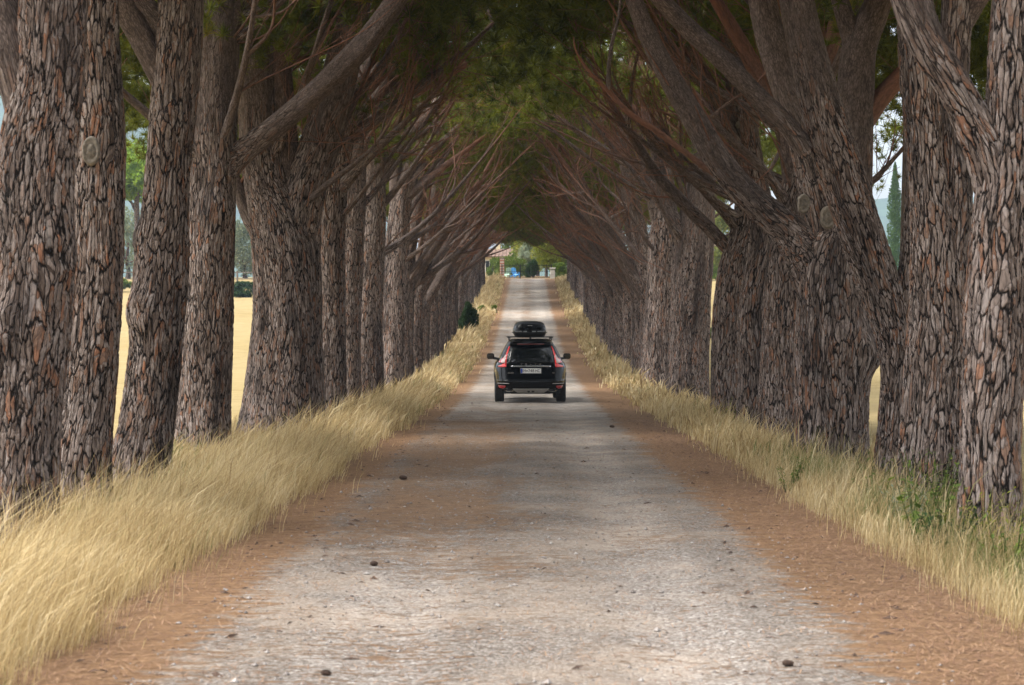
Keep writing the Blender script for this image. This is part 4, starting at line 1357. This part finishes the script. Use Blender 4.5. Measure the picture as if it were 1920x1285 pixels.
    mb = MB(); mb.box((0, yb - .020, .83), (.52, .008, .122), None, .003); pl = mb.build('licence_plate', M['plate'], root)
    mb = MB(); mb.box((-.2375, yb - .0262, .83), (.042, .004, .116)); mb.build('blue_band', M['plate_blue'], pl)
    def text(s, x, z, size, mat, parent, y, ext=.002, width=None, nm='lettering'):
        cu = bpy.data.curves.new(nm, 'FONT')
        cu.body = s; cu.size = size; cu.align_x = 'CENTER'; cu.align_y = 'CENTER'; cu.extrude = ext
        o = bpy.data.objects.new(nm, cu); COL.objects.link(o)
        dg = bpy.context.evaluated_depsgraph_get()
        mm = bpy.data.meshes.new_from_object(o.evaluated_get(dg))
        bpy.data.objects.remove(o)
        o = link(nm, mm, mat, parent)
        if len(mm.materials) == 1 and mm.materials[0] is None: mm.materials[0] = mat
        wd = max(v.co.x for v in mm.vertices) - min(v.co.x for v in mm.vertices)
        sx_ = (width / wd) if width else 1
        o.scale = (sx_, 1, 1)
        o.location = (x, y, z); o.rotation_euler = (PI / 2, 0, 0)
        return o
    text('IM', -.168, .83, .112, M['plate_ink'], pl, yb - .0265, .002, .085)
    text('748', .008, .83, .112, M['plate_ink'], pl, yb - .0265, .002, .15)
    text('HC', .172, .83, .112, M['plate_ink'], pl, yb - .0265, .002, .115)
    mb = MB(); mb.lathe([(.016, -.002), (.016, .002)], 12, 'Y', (-.098, yb - .026, .83)); mb.build('crest', M['plate_ink'], pl)
    patch('chrome_strip', [(.932, -.50, .50), (.94, -.515, .515), (.952, -.515, .515), (.96, -.50, .50)], M['chrome'], .022, 20, .02)
    for i, ch in enumerate('VOLVO'):
        x = -.24 + .12 * i
        text(ch, x, .998, .052, M['chrome'], root, rear_y(x, 1.0) - .012, .004)
    text('XC60', -.52, .775, .045, M['chrome'], root, rear_y(-.52, .775) - .012, .003, .15)
    text('D4', .58, .775, .045, M['chrome'], root, rear_y(.58, .775) - .012, .003)
    # side glass bands and tyres, mirrors, rails
    for s in (-1, 1):
        mb = MB()
        rows = [(1.10, .35, 3.05), (1.22, .48, 2.9), (1.36, .62, 2.68), (1.48, .78, 2.5)]
        vs, fs = [], []
        for z, y0, y1 in rows:
            for i in range(13):
                yv = y0 + (y1 - y0) * i / 12
                hw, yr, yf, n_ = ring_par(z)
                yc, hl = (yr + yf) / 2, (yf - yr) / 2
                x = hw * max(0, 1 - min(1, abs((yv - yc) / hl)) ** n_) ** (1 / n_)
                vs += [(s * (x + .005), yv, z)]
        for k in range(3):
            for i in range(12):
                q = (k * 13 + i, k * 13 + i + 1, (k + 1) * 13 + i + 1, (k + 1) * 13 + i)
                fs.append(q if s > 0 else q[::-1])
        mb.add(vs, fs).build('side_window', M['glass'], root, True)
        mb = MB()
        vs, fs = [], []
        for i in range(17):
            yv = .62 + 1.75 * i / 16
            zz = 1.635 + .05 * min(1, 4 * min(i, 16 - i) / 16)
            for dx_, dz_ in ((-.016, 0), (.016, 0), (.012, .028), (-.012, .028)):
                vs.append((s * .545 + dx_, yv, zz - .028 + dz_))
            if i:
                a_ = (i - 1) * 4
                fs += [(a_ + k, a_ + (k + 1) % 4, a_ + 4 + (k + 1) % 4, a_ + 4 + k) for k in range(4)]
        fs += [(3, 2, 1, 0), (64, 65, 66, 67)]
        mb.add(vs, fs).build('roof_rail', M['trim'], root)
        mb = MB()
        mb.box((s * 1.03, 2.82, 1.165), (.20, .10, .15), None, .035)
        mr = mb.build('wing_mirror', M['paint'], root, True)
        mb = MB(); mb.box((s * 1.035, 2.765, 1.165), (.165, .012, .115), None, .005); mb.build('mirror_glass', M['glass'], mr)
        mb = MB(); mb.bar((s * .80, 2.86, 1.09), (s * .96, 2.83, 1.12), .03, .035, 8); mb.build('mirror_arm', M['trim'], mr)
        for yy in (.92, 3.70):
            wh = empty('wheel', (s * .80, yy, .355)); wh.parent = root
            prof = [(.225, -.115), (.30, -.122), (.335, -.115), (.352, -.095), (.352, -.06), (.343, -.055), (.352, -.05), (.352, -.01), (.343, -.005), (.343, .005), (.352, .01), (.352, .05), (.343, .055), (.352, .06), (.352, .095), (.335, .115), (.30, .122), (.225, .115)]
            mb = MB(); mb.lathe(prof, 44, 'X', closed=True); mb.build('tyre', M['tyre'], wh, True)
            mb = MB()
            mb.lathe([(.228, -.11), (.228, .11), (.205, .10), (.20, 0), (.205, -.10)], 32, 'X', closed=True)
            mb.lathe([(.055, s * .05), (.05, s * .10), (.02, s * .105)], 16, 'X')
            for k in range(5):
                for dk in (-.13, .13):
                    a_ = k * 2 * PI / 5 + dk
                    mb.bar((s * .085, .04 * math.cos(a_), .04 * math.sin(a_)), (s * .09, .215 * math.cos(a_ - dk * .4), .215 * math.sin(a_ - dk * .4)), .02, .016, 6)
            mb.build('rim', M['rim'], wh)
        # arch liner trim
        for yy in (.92, 3.70):
            mb = MB()
            vs, fs = [], []
            for i in range(19):
                a_ = PI * (i / 18) * 1.06 - .09
                for rr_ in (.395, .435):
                    yv = yy + rr_ * math.cos(a_); zv = .345 + rr_ * math.sin(a_)
                    hw, yr, yf, n_ = ring_par(max(.31, zv))
                    yc, hl = (yr + yf) / 2, (yf - yr) / 2
                    xo = hw * max(0, 1 - min(1, abs((yv - yc) / hl)) ** n_) ** (1 / n_)
                    vs += [(s * (xo + .012), yv, zv), (s * (xo - .05), yv, zv)]
                if i:
                    a0 = (i - 1) * 4
                    fs += [(a0, a0 + 4, a0 + 6, a0 + 2), (a0 + 2, a0 + 6, a0 + 7, a0 + 3), (a0, a0 + 1, a0 + 5, a0 + 4)]
            mb.add(vs, fs).build('wheel_arch', M['trim'], root)
    mb = MB()
    mb.box((0, 2.3, .27), (1.36, 3.6, .08)); mb.bar((-.72, .92, .33), (.72, .92, .33), .045, .045, 10)
    mb.box((0, .62, .275), (1.1, .5, .09), None, .03)
    mb.build('underbody', M['trim'], root)
    for yy in (.95, 1.85):
        mb = MB()
        mb.box((0, yy, 1.692), (1.22, .07, .026), None, .010)
        for s in (-1, 1):
            mb.box((s * .545, yy, 1.668), (.06, .09, .04), None, .012)
        mb.build('crossbar', M['trim'], root)
    mb = MB(); mb.lathe([(.03, 0), (.028, .05), (.006, .085)], 10, 'Z', (0, .82, 1.635)); mb.build('antenna', M['trim'], root, True)

    # roof box: a thing of its own on the crossbars
    bx = empty('roof_box', root.location + Vector((-.02, .62, 1.706)), root.rotation_euler.z)
    tag(bx, 'glossy black roof box strapped on the crossbars of the black car', 'roof box')

    def bx_ring(prof):
        nn = 56
        vs, fs = [], []
        for z, hw, y0, y1, n_ in prof:
            yc, hl = (y0 + y1) / 2, (y1 - y0) / 2
            for i in range(nn):
                t = 2 * PI * (i + .5) / nn
                c_, s_ = math.cos(t), math.sin(t)
                taper = 1 - .22 * max(0, s_) ** 2
                vs.append((hw * taper * sgn(c_) * abs(c_) ** (2 / n_), yc + hl * sgn(s_) * abs(s_) ** (2 / n_), z))
        for k in range(len(prof) - 1):
            for i in range(nn):
                j = (i + 1) % nn
                fs.append((k * nn + i, k * nn + j, (k + 1) * nn + j, (k + 1) * nn + i))
        fs += [tuple(range(nn - 1, -1, -1)), tuple((len(prof) - 1) * nn + i for i in range(nn))]
        return MB().add(vs, fs)
    bx_ring([(.0, .37, .06, 1.80, 6), (.03, .40, .02, 1.88, 6), (.085, .43, .0, 1.95, 6), (.10, .465, -.012, 1.97, 6), (.112, .465, -.012, 1.97, 6)]).build('tray', M['trim'], bx, True)
    bx_ring([(.114, .445, -.008, 1.96, 6), (.16, .435, .0, 1.94, 6), (.24, .415, .03, 1.85, 6), (.32, .385, .06, 1.72, 5), (.36, .35, .10, 1.6, 5), (.39, .28, .16, 1.45, 4), (.405, .17, .26, 1.25, 4)]).build('lid', M['paint'], bx, True)
    mb = MB()
    for x, w_ in ((-.30, .19), (-.13, .10), (.10, .10), (.285, .20)):
        mb.box((x, -.012, .132), (w_, .012, .028), None, .004)
    mb.build('seam_strip', M['box_strip'], bx)
    mb = MB(); mb.box((0, .012, .285), (.11, .012, .02), Euler((-.4, 0, 0)).to_matrix(), .005); mb.build('badge', M['chrome'], bx)


build_car()

# ------------------------------------------------------------------ far end: gate, chairs, house, shrubs
def gatez(d): return float(gz(d))


GD = 207.0
xg0, xg1, xg2 = (941 - CX) / F * GD, (975.5 - CX) / F * GD, (1034 - CX) / F * GD
gt = empty('iron_gate', ((xg0 + xg2) / 2, GD, gatez(GD)))
tag(gt, 'black iron bar gate closing the far end of the gravel road', 'gate')
ox = gt.location.x
for x in (xg0, xg1, xg2):
    mb = MB(); mb.box((x - ox, 0, .68), (.09, .09, 1.5), None, .02); mb.box((x - ox, 0, 1.45), (.12, .12, .04), None, .01); mb.build('gate_post', M['iron'], gt)
for xa, xb in ((xg0 + .06, xg1 - .06), (xg1 + .06, xg2 - .06)):
    mb = MB()
    for zz in (.12, .72, 1.34):
        mb.box(((xa + xb) / 2 - ox, 0, zz), (xb - xa, .035, .04))
    lf = mb.build('gate_leaf', M['iron'], gt)
    nb_ = int((xb - xa) / .16)
    bars = None
    for i in range(nb_ + 1):
        x = xa + (xb - xa) * i / nb_ - ox
        if bars is None:
            mb = MB(); mb.bar((0, 0, .10), (0, 0, 1.36), .008, .008, 6); o = mb.build('bar', M['iron'], lf); bars = o.data
        else:
            o = link('bar', bars, None, lf)
        o.location = (x, 0, 0)


def adirondack(px, d, mat, rz, label):
    t = empty('garden_chair', ((px - CX) / F * d, d, gatez(d)), rz)
    tag(t, label, 'chair', 'garden chairs behind the gate')
    slat = None
    for i in range(5):                          # fan back, seen from the road
        x = -.22 + .11 * i
        mb = MB(); h = .62 + .06 * (1 - abs(i - 2) / 2)
        mb.box((x, .28 + .0, .40 + h / 2 - .02), (.10, .02, h), Euler((-.32, 0, 0)).to_matrix(), .006)
        mb.build('back_slat', mat, t)
    for i in range(5):
        mb = MB(); mb.box((0, -.26 + .11 * i, .37 - .025 * i), (.56, .10, .02), Euler((-.22, 0, 0)).to_matrix(), .005); mb.build('seat_slat', mat, t)
    for s in (-1, 1):
        mb = MB(); mb.box((s * .34, -.02, .56), (.13, .72, .022), None, .006); mb.build('armrest', mat, t)
        mb = MB(); mb.box((s * .31, -.30, .27), (.09, .03, .58), None, .005); mb.build('leg', mat, t)
        mb = MB(); mb.box((s * .27, .10, .22), (.03, .95, .12), Euler((-.30, 0, 0)).to_matrix(), .005); mb.build('leg', mat, t)
    return t


adirondack(966, 211.5, M['blue_chair'], 2.6, 'bright blue slatted garden chair behind the gate')
adirondack(951, 212.5, M['green_chair'], 3.6, 'pale green slatted garden chair left of the blue chair')

# red brick pillar, each brick a piece
d = 208.6
bp_ = empty('brick_pillar', ((941.5 - CX) / F * d, d, gatez(d)))
tag(bp_, 'red brick pillar beside the left gate post', 'pillar')
mb = MB(); mb.box((0, 0, .98), (.42, .42, 2.1)); mb.build('core', M['stone'], bp_)
bme = [None]
for k in range(14):
    for fx in (-1, 1):
        for s in (-1, 1):
            if bme[0] is None:
                m_ = MB(); m_.box((0, 0, 0), (.205, .06, .115), None, .008); o = m_.build('brick', M['brick_red'], bp_); bme[0] = o.data
            else:
                o = link('brick', bme[0], None, bp_)
            if k % 2 == 0:
                o.location = (s * .108, fx * .215, .10 + k * .142)
            else:
                o.location = (fx * .215, s * .108, .10 + k * .142); o.rotation_euler = (0, 0, PI / 2)
mb = MB(); mb.box((0, 0, 2.08), (.56, .56, .10), None, .02); mb.build('cap', M['roof'], bp_)

d = 206.5
sp_ = empty('stone_pillar', ((1036 - CX) / F * d, d, gatez(d)))
tag(sp_, 'short grey stone pillar at the right end of the gate', 'pillar')
r = np.random.default_rng(3)
for k in range(5):
    mb = MB(); mb.box((0, 0, .09 + k * .19), (.50 + r.uniform(-.04, .04), .46, .182), None, .03); mb.build('stone', M['stone'], sp_)
mb = MB(); mb.box((0, 0, 1.07), (.60, .56, .11), None, .03); mb.build('cap', M['stone'], sp_)


def house(name, x0, x1, d, depth, h, rise, label, mwall, cat='house', nwin=3):
    t = empty(name, ((x0 + x1) / 2, d, gatez(d) - .1))
    tag(t, label, cat)
    w_ = x1 - x0
    mb = MB()
    hw = w_ / 2
    mb.add([(-hw, 0, 0), (hw, 0, 0), (hw, depth, 0), (-hw, depth, 0), (-hw, 0, h), (hw, 0, h), (hw, depth, h), (-hw, depth, h), (-hw, depth / 2, h + rise), (hw, depth / 2, h + rise)],
           [(0, 1, 5, 4), (2, 3, 7, 6), (1, 2, 6, 9, 5), (3, 0, 4, 8, 7), (4, 5, 9, 8), (8, 9, 6, 7), (0, 3, 2, 1)])
    mb.build('wall', mwall, t)
    mb = MB()
    L = math.hypot(depth / 2 + .4, rise * (1 + .8 / depth))
    ang = math.atan2(rise, depth / 2)
    for s in (-1, 1):
        cy = depth / 2 + s * (depth / 4 + .18)
        cz = h + rise / 2 + .06 - .18 * math.tan(ang)
        mb.box((0, cy, cz), (w_ + .7, L, .10), Euler((-s * ang, 0, 0)).to_matrix())
    rf = mb.build('roof', M['roof'], t)
    nt_ = int((w_ + .6) / .42)
    mb = MB()
    for s in (-1, 1):
        for i in range(nt_ + 1):
            x = -(w_ + .6) / 2 + (w_ + .6) * i / nt_
            mb.bar((x, depth / 2, h + rise + .13), (x, depth / 2 + s * (depth / 2 + .38), h + .13 - .38 * math.tan(ang)), .08, .08, 6)
    o = mb.build('tile_rows', M['roof'], rf); o['kind'] = 'stuff'
    mb = MB(); mb.box((hw * .3, depth * .5, h + rise + .35), (.5, .5, 1.0)); mb.box((hw * .3, depth * .5, h + rise + .89), (.62, .62, .08)); mb.build('chimney', mwall, rf)
    for i in range(nwin):
        x = -hw + w_ * (i + .5) / nwin
        mb = MB()
        for sx_, wd_, hz_, zz in ((-.5, .08, 1.3, 0), (.5, .08, 1.3, 0)):
            mb.box((x + sx_, -.03, h * .55), (.08, .08, 1.3))
        mb.box((x, -.03, h * .55 + .69), (1.08, .08, .08)); mb.box((x, -.05, h * .55 - .69), (1.2, .14, .08)); mb.box((x, -.025, h * .55), (.05, .05, 1.3))
        wn_ = mb.build('window', M['stone'], t)
        mb = MB(); mb.box((x, -.008, h * .55), (.92, .012, 1.3)); mb.build('pane', M['dark_win'], wn_)
    return t


house('farmhouse', -8.2, -1.3, 250, 6, 2.7, .9, 'ochre farmhouse with a terracotta roof beyond the gate and chairs', M['plaster'])
house('farm_shed', 21.0, 28.5, 236, 7, 3.6, .9, 'pale plastered shed across the right field, seen between pine trunks', M['plaster_pale'], 'shed', 2)

bush('shrub', 957, 222, 3.2, 2.5, M['leaf_mid'], 'bright green spreading shrub behind the blue chair', 401, .16, 26, 60)
bush('shrub', 931, 225, 2.0, 2.0, M['leaf_mid'], 'green shrub left of the red brick pillar', 405, .16, 26, 60)
bush('shrub', 1000, 213, 1.6, 1.75, M['leaf_dark'], 'dark rounded shrub right behind the middle of the gate', 402, .14, 26, 70)
bush('shrub', 1048, 213, 1.7, 1.5, M['leaf_mid'], 'green shrub right of the short stone pillar', 404, .16, 26, 60)


def small_tree(name, px, d, trunk_h, w_, h, mat, label, seed, leaf=.2, npad=34, per=70, tr=.12, group=None, flat=False, crown_dz=0.0):
    r = np.random.default_rng(seed)
    t = empty(name, ((px - CX) / F * d, d, gatez(d) - .05))
    tag(t, label, 'tree', group)
    rows = [(0, 0, -.2, tr * 1.2), (r.uniform(-.1, .1), 0, trunk_h * .5, tr), (r.uniform(-.25, .25), 0, trunk_h, tr * .8), (0, 0, trunk_h + h * .35, tr * .35)]
    tb = [tube(rows, 14, .2, seed, .05, True)]
    for k in range(6):
        a_ = r.uniform(0, 6.28)
        b0 = np.array((rows[2][0], 0, trunk_h * r.uniform(.8, 1.05)))
        e = np.array((math.cos(a_) * w_ * .38, math.sin(a_) * w_ * .38, trunk_h + h * r.uniform(.2, .6)))
        tb.append(tube([(*b0, tr * .5), (*(b0 * .5 + e * .5 + (0, 0, -.1 * h)), tr * .3), (*e, tr * .1)], 8, .3, seed + k, .05))
    link('trunk', limb_mesh('trunk', tb), M['bark'], t)
    pads = rand_pads(npad, w_ / 2, w_ / 2, h, r, .0 if not flat else .25, .30)
    c = leaf_cloud('crown', mat, t, pads, per, leaf, seed)
    c.location = (0, 0, trunk_h - .1 * h + crown_dz)
    return t


small_tree('olive_tree', 990, 226, 1.3, 2.6, 2.6, M['leaf_olive'], 'silvery grey-green olive tree beyond the gate', 411, .14, 30, 70, .12)
small_tree('broadleaf_tree', 1024, 216, 1.6, 3.4, 3.6, M['leaf_yellow'], 'yellow-green tree with a dark trunk behind the right gate leaf', 412, .2, 36, 70, .14)
small_tree('broadleaf_tree', 1052, 224, 1.5, 4.2, 4.6, M['leaf_mid'], 'fuller green tree at the right end of the far gate', 413, .22, 40, 70, .16)
small_tree('broadleaf_tree', 985, 262, 2.0, 7.0, 6.5, M['leaf_mid'], 'distant green tree behind the olive beyond the gate', 414, .3, 36, 60, .16)
small_tree('broadleaf_tree', 1008, 240, 2.2, 6.5, 6.8, M['leaf_yellow'], 'tallest yellow-green tree closing the view above the gate', 415, .26, 50, 80, .18)
small_tree('umbrella_pine', 259, 200, 8.2, 8.5, 5.6, M['field_pine'], 'bright green umbrella pine standing in the left field', 421, .34, 60, 110, .30, flat=True)
small_tree('umbrella_pine', 430, 215, 9.5, 8.0, 5.2, M['field_pine'], 'bright green umbrella pine behind the broad forked pine', 422, .34, 60, 110, .28, flat=True)
small_tree('umbrella_pine', 30, 230, 7.0, 8.0, 5.2, M['field_pine'], 'umbrella pine of the left field half behind the nearest trunk', 423, .34, 50, 100, .28, flat=True)
small_tree('olive_tree', 240, 214, 1.6, 6.0, 6.0, M['leaf_olive'], 'grey-green olive tree behind the field pine trunk', 424, .2, 46, 90, .2)
small_tree('olive_tree', 460, 220, 1.5, 5.5, 5.0, M['leaf_olive'], 'olive tree behind the wire fence, right of the forked trunk gap', 425, .2, 46, 90, .2)
small_tree('broadleaf_tree', 640, 226, 1.6, 5.5, 6.0, M['leaf_yellow'], 'yellowish tree far behind the slender pines of the left row', 426, .24, 40, 80, .2)
small_tree('broadleaf_tree', 1352, 232, 2.0, 7.0, 6.2, M['leaf_yellow'], 'yellow-green tree beside the pale shed across the right field', 427, .28, 44, 80, .22)
for i, (px, dd_, w_, h) in enumerate(((455, 176, 2.6, 1.2), (225, 186, 1.8, 1.0), (520, 184, 3.0, 1.6), (1338, 120, .9, .5), (1330, 205, 2.4, 1.5), (1645, 205, 3.0, 1.6))):
    bush('bush', px, dd_, w_, h, M['leaf_mid' if i != 0 else 'leaf_dark'], ['dark clipped hedge bush at the far edge of the left field', 'low green bush below the left field fence', 'bush at the field edge behind the forked pine', 'small green tuft in the right field', 'green bush in front of the pale shed', 'green bush at the foot of the cypress'][i], 430 + i, .16, 24, 60)

# cypress on the right
d = 232
cy_ = empty('cypress', ((1678 - CX) / F * d, d, gatez(d)))
tag(cy_, 'tall narrow cypress against the hill on the right', 'tree')
mb = MB(); mb.bar((0, 0, -.2), (0, 0, 3.0), .16, .1, 8); mb.build('trunk', M['trunk_far'], cy_)
pads = []
r = np.random.default_rng(77)
for k in range(70):
    q = k / 69; zz = .5 + q * 12.0
    rad = .85 * math.sin(min(1, (1 - q) * 1.9 + .03) * PI / 2) * (1 if q > .08 else .7)
    a_ = r.uniform(0, 6.28)
    pads.append((math.cos(a_) * rad * .45, math.sin(a_) * rad * .45, zz, rad * .62 + .06, rad * .62 + .06, .6))
leaf_cloud('crown', M['leaf_cypress'], cy_, pads, 90, .17, 78, axis=(0, 0, 1.6))

# utility poles and wires on the right
ends = []
for px, pb, dd_, top, lab in ((1706, 1695, 40, 8.6, 'weathered wooden utility pole behind the twin-stemmed pine'), (1618, 1616, 160, 8.0, 'farther utility pole hidden behind the massive scarred pine')):
    x1 = (px - CX) / F * dd_; x0 = (pb - CX) / F * dd_
    g0 = gatez(dd_)
    t = empty('utility_pole', (x0, dd_, g0)); tag(t, lab, 'utility pole', 'utility poles')
    dx_ = x1 - x0
    mb = MB(); mb.bar((0, 0, -.3), (dx_ * 1.5, 0, top), .17, .12, 14); mb.build('pole', M['pole'], t, True)
    mb = MB(); mb.box((dx_ * 1.45, -.12, top - .45), (1.3, .10, .10), None, .01); mb.build('crossarm', M['pole'], t)
    e = []
    for k in (-.5, 0, .5):
        mb = MB(); mb.lathe([(.03, -.06), (.045, -.02), (.03, 0), (.045, .03), (.02, .06)], 10, 'Z', (dx_ * 1.45 + k, -.12, top - .33)); mb.build('insulator', M['plate'], t)
        e.append(np.array((x0 + dx_ * 1.45 + k, dd_ - .12, g0 + top - .27)))
    ends.append(e)
for k in range(3):
    a0, a1 = ends[0][k], ends[1][k]
    rows = []
    for i in range(13):
        q = i / 12
        p = a0 * (1 - q) + a1 * q - np.array((0, 0, 1.0 * 4 * q * (1 - q)))
        rows.append((*p, .011))
    v, q_, c_, r_ = tube(rows, 5, 2.0, 900 + k, 0.0)
    o = link('power_line', mesh_np('power_line', v, q_, 4, True), M['wire'])
    tag(o, ['left of three thin power lines running from the utility pole', 'middle of three thin power lines running from the utility pole', 'right of three thin power lines running from the utility pole'][k], 'power line', 'power lines on the right')

# field fence on the left
d = 189
x0, x1 = (120 - CX) / F * d, (640 - CX) / F * d
fn = empty('wire_fence', ((x0 + x1) / 2, d, gatez(d)))
tag(fn, 'post and wire fence along the far side of the left field', 'fence')
npst = 9
for i in range(npst):
    mb = MB(); mb.bar((0, 0, -.2), (0, 0, 1.5), .09, .08, 8); o = mb.build('post', M['pole'], fn)
    o.location = (x0 + (x1 - x0) * i / (npst - 1) - fn.location.x, 0, 0)
for zz in (.75, 1.35):
    mb = MB(); mb.bar((x0 - fn.location.x, 0, zz), (x1 - fn.location.x, 0, zz), .045, .045, 6); mb.build('rail', M['pole'], fn)

# ------------------------------------------------------------------ haze
mb = MB(); mb.box((0, 1250, 174), (4600, 2960, 352)); hz = mb.build('haze', None)
m = bpy.data.materials.new('haze'); m.use_nodes = True
nt = m.node_tree; nt.nodes.remove(nt.nodes['Principled BSDF'])
vol = nt.nodes.new('ShaderNodeVolumePrincipled')
vol.inputs['Color'].default_value = (.62, .78, 1.0, 1)
vol.inputs['Density'].default_value = .00022
vol.inputs['Anisotropy'].default_value = .2
nt.links.new(vol.outputs[0], nt.nodes['Material Output'].inputs['Volume'])
hz.data.materials.append(m)
tag(hz, kind='stuff')
print('TRIS', sum(sum(len(p.vertices) - 2 for p in me.polygons) for me in bpy.data.meshes if len(me.polygons) < 200000))
